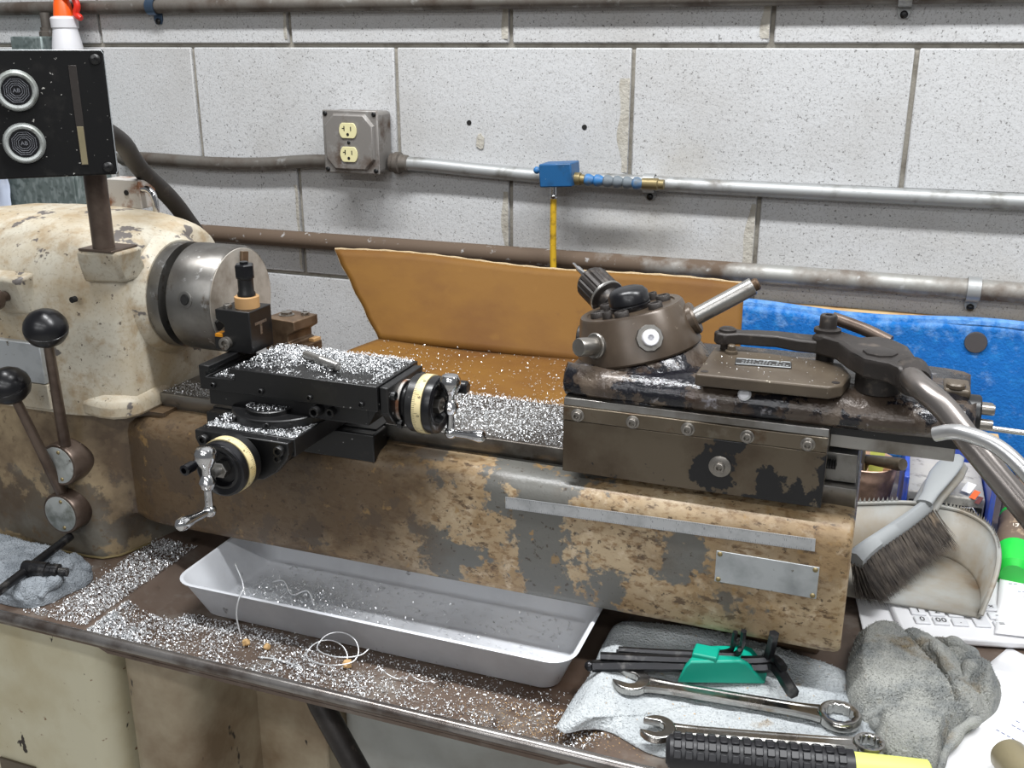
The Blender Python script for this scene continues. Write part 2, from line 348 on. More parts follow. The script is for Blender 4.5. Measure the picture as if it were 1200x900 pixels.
# ---------------------------------------------------------------- shared small meshes (unit radius, axis +z)
def _unit(prof, n=20): return MB().lathe((0, 0, 0), (0, 0, 1), prof, n, False).mesh('fastener', smooth=40)
def shared(prof, m, n=20):
    me = _unit(prof, n); me.materials.append(m); return me
SOCKET = shared([(0, 0), (0, 1), (.85, 1), (1, .9), (1, .55), (.35, .5), (.35, 0)], M['zinc'])
SOCKETB = shared([(0, 0), (0, 1), (.85, 1), (1, .9), (1, .55), (.35, .5), (.35, 0)], M['black'])
SOCKETBR = shared([(0, 0), (0, 1), (1.1, 1), (1.25, .9), (1.25, .58), (.5, .5), (.5, 0)], M['iron'])
WASHER = shared([(0, 0), (0, 1), (.12, 1), (.16, .95), (.16, 0)], M['zinc'], 24)
RIVET = shared([(0, 0), (0, 1), (.25, .95), (.5, .7), (.62, .3), (.65, 0)], M['brass'], 14)
PAN_HEAD = shared([(0, 0), (0, 1), (.3, .95), (.55, .6), (.6, .3), (.45, .25), (.45, 0)], M['black'], 16)

# ================================================================ SETTING: floor and block wall
W = 1.597; FLOOR = -1.40
fl = MB().box(-4.6, 3.4, -3.6, W+.2, FLOOR-.1, FLOOR).build('floor', M['concrete']); fl['kind'] = 'structure'
wall = MB().box(-4.2, 2.4, W+.006, W+.16, FLOOR, 1.45).build('wall_back', M['mortar'], base=(0, W, FLOOR)); wall['kind'] = 'structure'
BL, BH, J = .4064, .2012, .0068
bm = MB().box(-BL/2+J/2, BL/2-J/2, 0, .04, J/2, BH-J/2)
bme = bm.mesh('concrete_block'); bme.materials.append(M['block'])
for r in range(-7, 7):
    z0 = -.0018+r*BH
    xo = .008 if r % 2 else -.1931
    for k in range(-11, 7):
        x = xo+BL*k+BL/2
        if x < -4.0 or x > 2.2: continue
        dy = random.uniform(-.0012, .0012)
        o = bpy.data.objects.new('block', bme); COL.objects.link(o); o.parent = wall
        o.location = Vector((x, W+dy, z0))-BASE[wall]
        bv = o.modifiers.new('bevel', 'BEVEL'); bv.width = .0022; bv.segments = 2
        if k in (-3, -2, -1, 0) and r in (-2, -1, 0) and random.random() < .75:   # mortar smeared beside the vertical joint
            hh = random.uniform(.10, .17); wv = random.uniform(.016, .03)
            x0 = x+BL/2-J/2; rs = random.Random(r*9+k)
            def f(u, v, x0=x0, hh=hh, wv=wv, z0=z0, rs=rs):
                n = noise.noise((u*2+x0*7, v*3.1, z0*5))
                wid = wv*(.55+.6*noise.noise((v*2.3+x0*3, z0, 1.7)))
                return Vector((x0-u*max(.004, wid), W+dy-.0002-.0016*(1-u)*(1+.8*n), z0+.01+hh*v))
            o2 = MB().grid(f, 4, 14).build('mortar_smear', M['smear'], wall, smooth=60)
# drilled holes in the wall
for (hx, hz) in ((-.673, -.123), (-.474, -.125)):
    MB().lathe((hx, W+.003, hz), (0, -1, 0), [(0, .0042), (.0034, .0042), (.0034, .0001)], 14).build('anchor_hole', M['dark'], wall)
k = MB(); sp_ = [(.014*(.6+.5*abs(noise.noise((math.cos(2*PI*i/22)*2, math.sin(2*PI*i/22)*2, 4))))*math.cos(2*PI*i/22)*.8, .019*(.6+.5*abs(noise.noise((math.cos(2*PI*i/22)*2, math.sin(2*PI*i/22)*2, 4))))*math.sin(2*PI*i/22)) for i in range(22)]
k.prism(sp_, (-.653, W-.0003, -.153), (1, 0, 0), (0, 0, 1), (0, -.0012, 0)).build('filler_patch', M['smear'], wall, bevel=.0006)

# ---------------------------------------------------------------- conduits on the wall
def strap(parent, x, y, z, r, m, drop=.02):
    k = MB()
    pts = [V(x, y+math.cos(a)*(r+.0015), z+math.sin(a)*(r+.0015)) for a in [math.radians(q) for q in range(20, 290, 15)]]
    rings = []
    for q in pts:
        n = (q-V(x, y, z)).normalized()
        rings.append([q+V(-.009, 0, 0), q+V(.009, 0, 0), q+V(.009, 0, 0)+n*.0018, q+V(-.009, 0, 0)+n*.0018])
    k.loft(rings)
    s_ = k.build('pipe_strap', m, parent)
    t = MB().prism([(-.009, 0), (.009, 0), (.009, -drop), (.006, -drop-.007), (-.006, -drop-.007), (-.009, -drop)], (x, W-.0045, z-r+.003), (1, 0, 0), (0, 0, 1), (0, .003, 0))
    t.build('strap_tab', m, parent, bevel=.0006)
    inst(PAN_HEAD, 'screw', (x, W-.0045, z-r-drop+.001), (0, -1, 0), parent, .0055)
c = thing('conduit', 'straight grey conduit running along the top course of the wall', 'conduit', (-.6, 1.584, .064), 'wall conduits')
MB().tube([(x, 1.584, .064) for x in (-4.1, -2.7, -1.5, -.5, .5, 1.7, 2.3)], .0118, 16).build('pipe', M['conduit'], c)
strap(c, -1.275, 1.584, .064, .0118, M['strapblue'], .014)
strap(c, -.015, 1.584, .064, .0118, M['galv'], .014)
c = thing('conduit', 'rusty grey conduit bent between the outlet box and the control cabinet', 'conduit', (-1.2, 1.584, -.2), 'wall conduits')
MB().tube(spline([(-1.388, 1.584, -.2055), (-1.32, 1.584, -.204), (-1.18, 1.584, -.207), (-1.07, 1.584, -.204), (-.98, 1.583, -.196), (-.913, 1.58, -.194)], 5), .0116, 16).build('pipe', M['conduit'], c)
MB().lathe((-1.385, 1.584, -.2055), (1, 0, 0), [(0, .0118), (.004, .0145), (.03, .0145), (.034, .0118)], 18).build('coupling', M['conduit'], c)
c = thing('conduit', 'silver conduit leading away from the outlet box past the blue block', 'conduit', (-.3, 1.584, -.2), 'wall conduits')
MB().tube(spline([(-.80, 1.58, -.1915), (-.74, 1.582, -.193), (-.64, 1.584, -.199), (-.53, 1.584, -.2035), (-.40, 1.584, -.206), (.1, 1.584, -.2085), (2.3, 1.584, -.211)], 6), .0116, 16).build('pipe', M['galv'], c)
MB().lathe((-.81, 1.58, -.1915), (1, 0, 0), [(0, .016), (.006, .016), (.008, .0185), (.016, .0185), (.018, .0145), (.03, .0135), (.032, .0116)], 18).build('connector', M['conduit'], c)
strap(c, -.362, 1.584, -.2065, .0116, M['galv'], .012)
c = thing('conduit', 'thick lower conduit, browned near the chuck and bright beyond the turret', 'conduit', (0, 1.581, -.336), 'wall conduits')
MB().tube([(x, 1.581, -.3365) for x in (-1.386, -1.0, -.5, 0, .5, 1.0, 2.3)], .0150, 18).build('pipe', M['pipe'], c)
strap(c, .123, 1.581, -.3365, .0150, M['galv'], .016)

# outlet box
b = thing('outlet_box', 'square steel outlet box with two ivory sockets between the wall conduits', 'outlet', (-.868, 1.57, -.207))
MB().box(-.916, -.816, 1.545, W, -.206, -.106).build('box', M['box'], b, bevel=.006)
cv = MB().prism([(-.052, -.052), (.052, -.052), (.052, .052), (-.052, .052)], (-.866, 1.545, -.156), (1, 0, 0), (0, 0, 1), (0, -.004, 0)).build('cover_plate', M['box'], b, bevel=.003)
k = MB(); oc = [(-.047, -.028), (-.03, -.047), (.03, -.047), (.047, -.028), (.047, .028), (.03, .047), (-.03, .047), (-.047, .028)]
k.loft([[V(-.866+x, 1.541, -.156+z) for x, z in oc], [V(-.866+x*.93, 1.535, -.156+z*.93) for x, z in oc]]).build('raised_face', M['box'], b, bevel=.001)
for s in (-1, 1):
    for q in (-1, 1): inst(PAN_HEAD, 'screw', (-.866+s*.046, 1.541, -.156+q*.046), (0, -1, 0), b, .0042)
    zc = -.156+s*.0195
    pl = [(.0165*math.cos(a)*1.0, max(-.0125, min(.0125, .0172*math.sin(a)))) for a in [2*PI*i/28 for i in range(28)]]
    rc = MB().prism(pl, (-.866, 1.535, zc), (1, 0, 0), (0, 0, 1), (0, -.0022, 0)).build('receptacle', M['ivory'], b, bevel=.0006)
    sl = MB()
    sl.box(-.866-.0072, -.866-.0056, 1.5324, 1.534, zc-.0005, zc+.0075)
    sl.box(-.866-.0105, -.866-.0056, 1.5324, 1.534, zc+.0028, zc+.0042)
    sl.box(-.866+.0052, -.866+.0068, 1.5324, 1.534, zc-.0005, zc+.0065)
    sl.cyl((-.866, 1.5324, zc-.0062), (-.866, 1.534, zc-.0062), .0026, n=12)
    sl.build('slots', M['dark'], rc)
inst(PAN_HEAD, 'screw', (-.866, 1.535, -.156), (0, -1, 0), b, .003)

# blue block with segmented hose and yellow line
b = thing('coolant_block', 'blue block on the conduit with segmented hose and yellow line', 'coolant hose', (-.5, 1.555, -.216))
R = Matrix.Rotation(math.radians(-4), 3, 'Y')
MB().box(-.525, -.472, 1.525, 1.571, -.212, -.176, R).build('block', M['blue_paint'], b, bevel=.002)
MB().cyl((-.525, 1.55, -.19), (-.533, 1.55, -.19), .004).ball((-.537, 1.55, -.19), .006, 12).build('knob', M['blue_hose'], b)
MB().cyl((-.472, 1.545, -.2), (-.463, 1.545, -.2), .010, .010).cyl((-.463, 1.545, -.2), (-.456, 1.545, -.2005), .0075).build('fitting', M['brass'], b)
for i in range(6):
    x = -.457+i*.0155
    k = MB().lathe((x, 1.545, -.2005-.0004*i), (1, 0, -.02), [(0, .006), (.003, .0092), (.008, .0098), (.0155, .0062)], 16)
    k.build('hose_segment', M['blue_hose'] if i in (0, 1, 5) else M['grey_hose'], b)
MB().lathe((-.365, 1.548, -.203), (1, 0, 0), [(0, .0085), (.024, .0092), (.026, .0075), (.034, .0075)], 18).build('fitting', M['brass'], b)
MB().cyl((-.507, 1.545, -.212), (-.507, 1.545, -.226), .006).ball((-.507, 1.545, -.229), .0065, 14).build('fitting', M['chrome'], b)
MB().tube(spline([(-.507, 1.545, -.232), (-.507, 1.545, -.28), (-.506, 1.545, -.34), (-.5, 1.54, -.42), (-.49, 1.53, -.5)], 5), .0052, 12).build('yellow_line', M['yellow'], b)

# wooden batten, blue fabric panel with magnet
tag(MB().box(-.35, 1.2, 1.575, W-.001, -.398, -.382).build('batten', M['wood'], bevel=.001), 'dirty wooden batten along the wall above the blue fabric', 'batten')
bp = thing('fabric_panel', 'bright blue fuzzy fabric panel leaning against the block wall', 'panel', (.2, 1.555, -.60))
def blue(u, v):
    x = -.30+1.1*u; z = -.60+.214*v+.004*math.sin(u*19)*v
    return V(x, 1.556+.012*(1-v)*-1+.0025*noise.noise((x*14, z*14, 0)), z)
fp = MB().grid(blue, 90, 24).build('fabric', M['blue_felt'], bp, solid=.018, smooth=180); fp.modifiers['thickness'].offset = -1
MB().tube([V(-.30+1.1*u/40, 1.5645, -.386+.004*math.sin(u/40*19)) for u in range(41)], .0088, 10).build('rolled_hem', M['blue_felt'], bp)
tag(MB().lathe((.134, 1.5555, -.408), (0, -1, 0), [(0, .0155), (.0035, .0155), (.0045, .0148), (.0045, .0001)], 28).build('disc_magnet', M['magnet']), 'round grey disc magnet stuck to the blue fabric', 'magnet')

# upper left: junction box, zinc enclosure, spray bottle, film
jb = thing('junction_box', 'small grey junction box hanging from the top conduit', 'junction box', (-1.525, 1.56, -.03))
MB().box(-1.563, -1.489, 1.53, W-.002, -.033, .014).build('box', M['spangle'], jb, bevel=.003)
MB().cyl((-1.515, 1.575, .012), (-1.515, 1.575, .056), .0095).build('nipple', M['conduit'], jb)
MB().lathe((-1.515, 1.575, .014), (0, 0, 1), [(0, .015), (.008, .015), (.01, .012), (.016, .012)], 8).build('locknut', M['conduit'], jb)
en = thing('enclosure', 'galvanised steel enclosure behind the black control box', 'enclosure', (-1.5, 1.55, -.5))
MB().box(-1.64, -1.425, 1.505, W-.002, -.50, -.035).build('cabinet', M['spangle'], en, bevel=.002)
MB().box(-1.634, -1.431, 1.501, 1.505, -.49, -.045).build('lid', M['spangle'], en, bevel=.001)
sp = thing('spray_bottle', 'white plastic spray bottle with orange trigger head above the control box', 'spray bottle', (-1.447, 1.548, -.035))
MB().lathe((-1.447, 1.548, -.035), (0, 0, 1), [(0, .001), (0, .026), (.003, .0275), (.030, .0270), (.050, .0235), (.062, .0215), (.064, .0235), (.079, .0240), (.082, .022), (.084, .016)], 32).build('bottle', M['white_pl'], sp)
MB().lathe((-1.447, 1.548, .048), (0, 0, 1), [(0, .0175), (.022, .0150), (.024, .014), (.03, .013)], 18).build('collar', M['orange'], sp)
k = MB().box(-1.472, -1.407, 1.535, 1.561, .078, .10); k.build('spray_head', M['orange'], sp, bevel=.004)
MB().tube(spline([(-1.419, 1.548, .082), (-1.413, 1.548, .066), (-1.418, 1.548, .052), (-1.407, 1.548, .044)], 4), [.006]*12+[.0045], 10).build('trigger', M['red'], sp)
def film(u, v):
    x = -1.71+.135*u; z = -.40+.34*v
    return V(x, 1.482+.014*noise.noise((x*16, z*9, 3))+.007*noise.noise((x*40, z*30, 1)), z)
tag(MB().grid(film, 26, 30).build('plastic_sheet', M['film'], solid=.001, smooth=25), 'crumpled pale blue plastic sheet hanging behind the headstock', 'plastic sheet')

# ================================================================ MACHINE: pedestal, chip tray
TZ = -.600
cab = thing('machine_cabinet', 'cream painted cabinet carrying the chip tray, paint chipped', 'cabinet', (-.6, 1.0, FLOOR))
def rrect(x0, x1, y0, y1, r, n=5, only=None):
    out = []
    for (cx, cy, a0, key) in ((x1-r, y0+r, -90, 'fr'), (x1-r, y1-r, 0, 'br'), (x0+r, y1-r, 90, 'bl'), (x0+r, y0+r, 180, 'fl')):
        for i in range(n+1):
            a = math.radians(a0+90*i/n); out.append((cx+r*math.cos(a), cy+r*math.sin(a)))
    return out
def column(x0, x1, y0, y1, z0, z1, r):
    return MB().loft([[V(x, y, z) for x, y in rrect(x0, x1, y0, y1, r)] for z in (z0, z1)])
column(-1.6, -.812, .79, 1.3, FLOOR, TZ-.02, .03).build('cabinet_door', M['cabinet'], cab, smooth=60)
MB().box(-.816, -.800, .835, 1.25, FLOOR, TZ-.02).build('seam', M['dark'], cab)
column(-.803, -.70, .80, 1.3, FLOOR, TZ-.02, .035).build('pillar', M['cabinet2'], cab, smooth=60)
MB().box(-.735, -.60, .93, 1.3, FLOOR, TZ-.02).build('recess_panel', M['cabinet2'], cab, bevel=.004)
column(-.60, .40, .96, 1.35, FLOOR, TZ-.02, .03).build('tail_panel', M['panelgrey'], cab, smooth=60)
MB().prism([(-.04, -.03), (.03, -.03), (.03, .02), (.018, .034), (-.04, .034)], (-.96, .7895, -.905), (1, 0, 0), (0, 0, 1), (0, -.003, 0)).build('cover_plate', M['apron'], cab, bevel=.001)
inst(PAN_HEAD, 'screw', (-.943, .7865, -.882), (0, -1, 0), cab, .004)
MB().tube([(-.565, .83, -.634), (-.53, .815, -.69), (-.41, .79, -.86), (-.30, .77, -1.02), (-.1, .76, -1.3)], .0135, 16).build('brace_rod', M['iron'], cab)
tr = thing('chip_tray', 'brown sheet steel chip tray with rolled front rim under the lathe', 'tray', (-.5, 1.1, TZ-.02))
prof = [(-1.6, TZ), (-.770, TZ), (-.735, TZ-.015), (-.228, TZ-.015), (-.195, TZ), (.36, TZ)]
k = MB()
pr = prof+[(x, z-.004) for x, z in reversed(prof)]
k.loft([[V(x, y, z) for x, z in pr] for y in (.728, .80, 1.2, 1.545)]).build('pan_sheet', M['tray'], tr, smooth=0)
MB().tube([(-1.6, .727, TZ-.003), (-.6, .727, TZ-.003), (.36, .727, TZ-.003)], .0062, 16).build('rolled_rim', M['rim'], tr)
MB().box(-1.6, .36, .7255, .7285, TZ-.012, TZ-.005).build('skirt', M['tray'], tr)

# ================================================================ LATHE BED
bed = thing('lathe_bed', 'long cast lathe bed with flaking tan paint over grey undercoat', 'lathe bed', (-.4, .98, TZ))
def bedprof(t):
    return [(.925, -.413), (.912, -.4135), (.901, -.4155), (.892, -.420), (.8865, -.428), (.8845, -.438), (.884, -.47), (.884, -.51), (.8842, -.54), (.886, -.547), (.891, -.550), (.93, -.550),
            (1.05, -.550), (1.065, -.547), (1.07, -.54), (1.07, -.44), (1.06, -.418), (1.04, -.413)]
k = MB(); rings = []
for x in (-.85, -.838, -.828, -.818, -.806, -.794, -.78, -.765, -.6, -.4, -.2, -.015, -.006, -.002, 0.0):
    sh = {-.85: .022, -.838: .0185, -.828: .0145, -.818: .0105, -.806: .006, -.794: .0028, -.78: .0008}.get(x, 0)
    ins = {-.006: .0006, -.002: .002, 0.0: .005}.get(x, 0)
    rings.append([V(x, .98+(y-.98)*(1-ins*8)+(sh if y < .93 else 0), -.48+(z+.48)*(1-ins*10)) for y, z in bedprof(0)])
k.loft(rings).build('bed_casting', M['bed'], bed, smooth=50)
# ground dovetail ways
wp = [(.920, -.392), (1.045, -.392), (1.045, -.402), (1.036, -.418), (.929, -.418), (.920, -.402)]
MB().loft([[V(x, y, z) for y, z in wp] for x in (-.79, -.0015)]).build('bed_way', M['way'], bed, bevel=.001)
MB().box(-.15, -.02, .96, 1.06, TZ, -.545).build('tail_foot', M['base'], bed, bevel=.004)
# headstock base: bulging box with a rounded right corner running into the bed
HOL = spline([(-.895, 0, 0), (-.874, .001, 0), (-.860, .006, 0), (-.848, .016, 0), (-.838, .024, 0), (-.826, .030, 0), (-.812, .033, 0), (-.80, .035, 0), (-.785, .036, 0), (-.77, .036, 0)], 6)
def hollow(x):
    if x <= HOL[0].x: return 0
    for p, q in zip(HOL, HOL[1:]):
        if x <= q.x: return p.y+(q.y-p.y)*(x-p.x)/(q.x-p.x)
    return HOL[-1].y
def planY(x, z):
    u = min(1, max(0, (z-TZ)/.19))                        # 0 tray .. 1 top
    f = .868-.008*math.sin(u*PI)                          # slight belly
    f += hollow(x)*(1+.25*math.sin(u*PI))
    low = max(0, min(1, (-.545-z)/.02))
    if x > -.85: f += low*.10*min(1, ((x+.85)/.035))**1.1
    return f
xs = [-1.6, -1.2, -1.0, -.92]+[-.90+.004*i for i in range(33)]
zs = [TZ+.0]+[TZ+.19*i/24 for i in range(1, 25)]
k = MB(); rings = []
for x in xs:
    ring = [V(x, planY(x, z), z) for z in zs]
    ring += [V(x, .90, zs[-1]+.001), V(x, 1.12, zs[-1]+.001), V(x, 1.12, TZ)]
    rings.append(ring)
k.loft(rings).build('base_casting', M['base'], bed, smooth=60)
MB().tube([(-1.6, .864, TZ+.002), (-.88, .864, TZ+.002), (-.86, .867, TZ+.002), (-.845, .88, TZ+.002), (-.832, .92, TZ+.002)], .0016, 8).build('gasket', M['brass'], bed)
# name plate with worn-off lettering, steel rule
npl = MB().prism([(-.0475, -.0165), (.0475, -.0165), (.0475, .0165), (-.0475, .0165)], (-.0738, .884, -.4755), (1, 0, 0), (0, 0, 1), (0, -.0014, 0)).build('name_plate', M['aluplate'], bed, bevel=.0004)
for s in (-1, 1):
    for q in (-1, 1): inst(RIVET, 'rivet', (-.0738+s*.044, .8826, -.4755+q*.0135), (0, -1, 0), npl if False else bed, .0025)
ru = thing('steel_rule', 'thin twelve inch steel rule on the front of the tan bed', 'ruler', (-.185, .8832, -.45))
tilt = math.atan2(.007, .304); ux = V(math.cos(tilt), 0, math.sin(tilt)); uz = V(-math.sin(tilt), 0, math.cos(tilt)); o0 = V(-.337, .8836, -.4505)
MB().prism([(0, 0), (.305, 0), (.305, .0127), (0, .0127)], o0, ux, uz, (0, -.0009, 0)).build('blade', M['ruler'], ru)
k = MB(); on = o0+V(0, -.00095, 0)
for i in range(193):
    x = .001+i*.0254*12/194*.995
    h = .0042 if i % 16 == 0 else (.0032 if i % 8 == 0 else (.0024 if i % 4 == 0 else .0016))
    for base, sg in ((.0127, -1), (0, 1)):
        a = on+ux*x+uz*base; bq = a+uz*sg*h
        k.add([a, a+ux*.00028, bq+ux*.00028, bq], [(0, 1, 2, 3)])
for n in range(1, 12):
    txt(str(n), .0034, M['ink'], ru, on+ux*(n*.0251+.0022)+uz*.0078, ux, uz, joined=k, lift=0)
k.build('graduations', M['keygrey'], ru, smooth=0)
# two gear levers
def lever(lx, lz, kx, ky, kz, label):
    hub = MB().lathe((lx, .872, lz), (0, -1, 0), [(0, .0265), (.004, .0262), (.028, .0262), (.030, .025)], 36).build('lever_hub', M['rodsteel'], bed)
    hub['label'] = label
    MB().lathe((lx, .842, lz), (0, -1, 0), [(0, .0225), (.0008, .0225), (.001, .022), (.001, .0001)], 36).build('hub_plate', M['plastiplate'], hub)
    for s in (-1, 1): inst(RIVET, 'rivet', (lx+.004, .841, lz+s*.017), (0, -1, 0), hub, .0024)
    d = (V(kx, ky, kz)-V(lx, .857, lz)); a = V(lx, .857, lz)
    MB().tube([a+d*t for t in (.1, .4, .7, 1.0)], [.0068, .0062, .0056, .0052], 16).build('rod', M['rodsteel'], hub)
    n = d.normalized()
    MB().lathe(V(kx, ky, kz)-n*.020, n, [(0, .008), (.003, .0135), (.008, .0192), (.014, .0222), (.019, .0228), (.0195, .0222), (.0205, .0222), (.021, .0228), (.026, .0218), (.033, .0175), (.038, .011), (.0405, .004), (.041, .0001)], 28).build('ball_knob', M['plastic'], hub)
lever(-.883, -.468, -.827, .80, -.285, 'upright lever with glossy black knob')
lever(-.891, -.5325, -.892, .80, -.357, 'tilted lever with glossy black knob')

# ================================================================ HEADSTOCK
HB = -.410
hs = thing('headstock', 'rounded cream headstock casting with chipped stained paint', 'headstock', (-.93, .98, HB))
def hring(x, sa, sb, n=3.0):
    c, zc, a, b = .982, -.315, .118*sa, .124*sb
    pts = [V(x, c-a-.004*sa, HB), V(x, c-a-.0025, -.385), V(x, c-a-.001, -.35)]
    for i in range(0, 33):
        t = PI*i/32; cs, sn = math.cos(t), math.sin(t)
        pts.append(V(x, c-a*math.copysign(abs(cs)**(2/n), cs), zc+b*abs(sn)**(2/n)))
    pts += [V(x, c+a, -.36), V(x, c+a, HB)]
    return pts
rings = []
for x, sa, sb in ((-1.13, .80, .75), (-1.12, .90, .86), (-1.09, .96, .93), (-1.04, .99, .98), (-.98, 1, 1), (-.92, 1, 1), (-.88, .995, .985), (-.862, .975, .975), (-.845, .945, .955), (-.825, .90, .93), (-.810, .86, .90), (-.801, .82, .865), (-.796, .77, .82)):
    rings.append(hring(x, sa, sb))
MB().loft(rings).build('headstock_casting', M['cream'], hs, smooth=60)
# spindle nose boss
MB().lathe((-.80, .97, -.282), (1, 0, 0), [(0, .074), (.010, .070), (.016, .064), (.016, .02)], 40).build('spindle_boss', M['cream'], hs)
# hold-down lug at the corner
k = MB()
lug = [(-.875, .868), (-.83, .861), (-.812, .862), (-.799, .870), (-.792, .885), (-.790, .93), (-.80, .96), (-.85, .95)]
k.loft([[V(x, y, HB) for x, y in lug], [V(x, y, HB+.018) for x, y in lug], [V(-.82+(x+.82)*.8, .905+(y-.905)*.75, HB+.026) for x, y in lug]]).build('hold_down_lug', M['cream'], hs, bevel=.004)
MB().lathe((-.818, .892, HB+.0262), (0, 0, 1), [(0, .0095), (.0006, .0095), (.0006, .0001)], 24).build('bolt_seat', M['apron'], hs)
MB().lathe((-.818, .892, HB+.0268), (0, 0, 1), [(0, .0042), (.0005, .0042), (.0005, .0001)], 16).build('bolt_hole', M['dark'], hs)
# bracket shelf that carries the post
k = MB()
k.loft([[V(-.833, .862, -.214), V(-.780, .865, -.214), V(-.78, .91, -.214), V(-.833, .91, -.214)],
        [V(-.833, .8625, -.226), V(-.784, .868, -.226), V(-.784, .91, -.226), V(-.833, .91, -.226)],
        [V(-.836, .872, -.252), V(-.792, .886, -.252), V(-.792, .93, -.252), V(-.836, .92, -.252)]]).build('post_bracket', M['cream'], hs, bevel=.004)
MB().box(-.830, -.784, .8635, .905, -.2145, -.2115).build('bracket_top', M['rodsteel'], hs, bevel=.001)
# left boss with plunger, front cover plate and lower panel
MB().loft([[V(-.965, .872, -.245), V(-.905, .872, -.245), V(-.905, .872, -.298), V(-.965, .872, -.298)], [V(-.96, .850, -.250), V(-.912, .852, -.252), V(-.910, .860, -.292), V(-.96, .858, -.292)]]).build('side_boss', M['cream'], hs, bevel=.004)
MB().lathe((-.935, .862, -.272), (0, -1, 0), [(0, .006), (.018, .006), (.02, .0125), (.028, .0135), (.030, .012), (.031, .0001)], 24).build('plunger', M['rodsteel'], hs)
MB().box(-1.13, -.898, .8555, .868, -.374, -.326).build('index_plate', M['aluplate'], hs, bevel=.0008)
MB().box(-1.13, -.897, .8570, .868, -.4065, -.3755).build('lower_panel', M['cream'], hs, bevel=.001)
MB().cyl((-.845, .8655, -.270), (-.845, .8595, -.270), .0035, n=12).build('oil_hole', M['dark'], hs)

# small stained block with bent pin on the headstock
sb_ = thing('steel_block', 'small stained steel block with bent pin on top of headstock', 'block', (-.905, 1.045, -.1955))
MB().box(-.932, -.880, 1.03, 1.06, -.1955, -.160).build('block', M['rust'], sb_, bevel=.0012)
MB().cyl((-.90, 1.0295, -.176), (-.90, 1.0290, -.176), .0035, n=14).build('hole', M['dark'], sb_)
MB().tube(spline([(-.885, 1.036, -.172), (-.871, 1.034, -.171), (-.862, 1.033, -.177), (-.860, 1.033, -.19), (-.860, 1.033, -.2)], 5), .0042, 12).build('bent_pin', M['chrome'], sb_)

# ================================================================ CHUCK
ck = thing('lathe_chuck', 'round steel lathe chuck mounted on the cream headstock spindle', 'chuck', (-.735, .97, -.345))
A = (-.784, .97, -.282)
MB().lathe(A, (1, 0, 0), [(0, .058), (.001, .0625), (.010, .0630), (.016, .0625), (.017, .045), (.03, .045)], 64).build('back_plate', M['chucksteel'], ck)
MB().lathe((-.758, .97, -.282), (1, 0, 0), [(0, .045), (.0, .061), (.002, .0628), (.055, .0628), (.0585, .0605), (.0585, .018), (.03, .018)], 72).build('body', M['chucksteel'], ck)
MB().lathe((-.6995, .97, -.282), (1, 0, 0), [(0, .0600), (.0006, .0595), (.0006, .019)], 64).build('face', M['chuckface'], ck)
for a in (80, 200, 320):
    d = V(0, math.cos(math.radians(a)), math.sin(math.radians(a))); t = V(0, -d.z, d.y)
    o = V(-.699, .97, -.282)
    MB().prism([(.020, -.006), (.056, -.006), (.056, .006), (.020, .006)], o, d, t, (.004, 0, 0)).build('jaw_slot', M['dark'] if a != 80 else M['oldbrown'], ck, bevel=.0006)
for a in (170, 50, 290):
    d = V(0, math.cos(math.radians(a)), math.sin(math.radians(a)))
    p = V(-.730, .97, -.282)+d*.0615
    MB().lathe(p, d, [(0, .0095), (.0022, .0095), (.0026, .0085), (.0024, .006), (.0008, .0048), (-.003, .004), (-.003, .0001)], 24).build('key_socket', M['chucksteel'], ck)
    MB().lathe(p+d*.0022, d, [(0, .0052), (.0008, .0052), (.0008, .0001)], 16).build('socket_hole', M['dark'], ck)

# ================================================================ CONTROL BOX on its post
cb = thing('control_box', 'black control box with two round push buttons on a post', 'control box', (-.806, .877, -.2115))
fx = V(-.73, -.68, 0).normalized(); fn = V(.68, -.73, 0).normalized()     # fx to the left, fn out of the face
c0 = V(-.75, .85, -.127)                                                   # lower right front corner
wd, ht, dp = .158, .122, .06
MB().prism([(0, 0), (wd, 0), (wd, ht), (0, ht)], c0-fn*.004, fx, (0, 0, 1), -fn*dp).build('housing', M['blackbox'], cb, bevel=.004)
MB().prism([(0, 0), (wd, 0), (wd, ht), (0, ht)], c0-fn*.004, fx, (0, 0, 1), fn*.004).build('front_plate', M['blackbox'], cb, bevel=.0035)
ed = MB().tube([c0+fn*.0002+fx*q[0]+V(0, 0, q[1]) for q in ((.002, .001), (.0005, .004), (.0005, .118), (.003, .1215), (.08, .1218), (.155, .1218))], .0006, 6).build('worn_edge', M['aluplate'], cb)
for s, q in ((.009, .008), (.009, .113), (wd-.009, .008), (wd-.009, .113), (.124, .008)):
    inst(PAN_HEAD, 'screw', c0+fx*s+V(0, 0, q), fn, cb, .0052)
for u, z in ((.0835, .0845), (.0835, .0345)):
    p = c0+fx*u+V(0, 0, z)
    bt = MB().lathe(p, fn, [(0, .0195), (.003, .0195), (.0045, .0185), (.0065, .0180), (.0075, .0165), (.0068, .0145), (.005, .0142)], 40).build('button_bezel', M['plastiplate'], cb)
    MB().lathe(p, fn, [(0, .0143), (.0045, .0143), (.0052, .0135), (.0052, .0001)], 36).build('push_button', M['plastic'], bt)
    k = MB()
    for rr in (.0055, .0075, .0095, .0115):
        k.tube([p+fn*.0053+fx*rr*math.cos(2*PI*i/8+PI/8)+V(0, 0, rr*math.sin(2*PI*i/8+PI/8)) for i in range(8)], .00028, 4, closed=True)
    txt('AB', .0055, None, cb, p+fn*.0053, -fx, (0, 0, 1), joined=k, lift=.0002)
    k.build('button_emblem', M['keygrey'], bt, smooth=0)
sl = MB().prism([(.027, .0105), (.0345, .0105), (.0345, .1075), (.027, .1075)], c0+fn*.0002, fx, (0, 0, 1), fn*.0006).build('indicator_slot', M['iron'], cb, bevel=.0004)
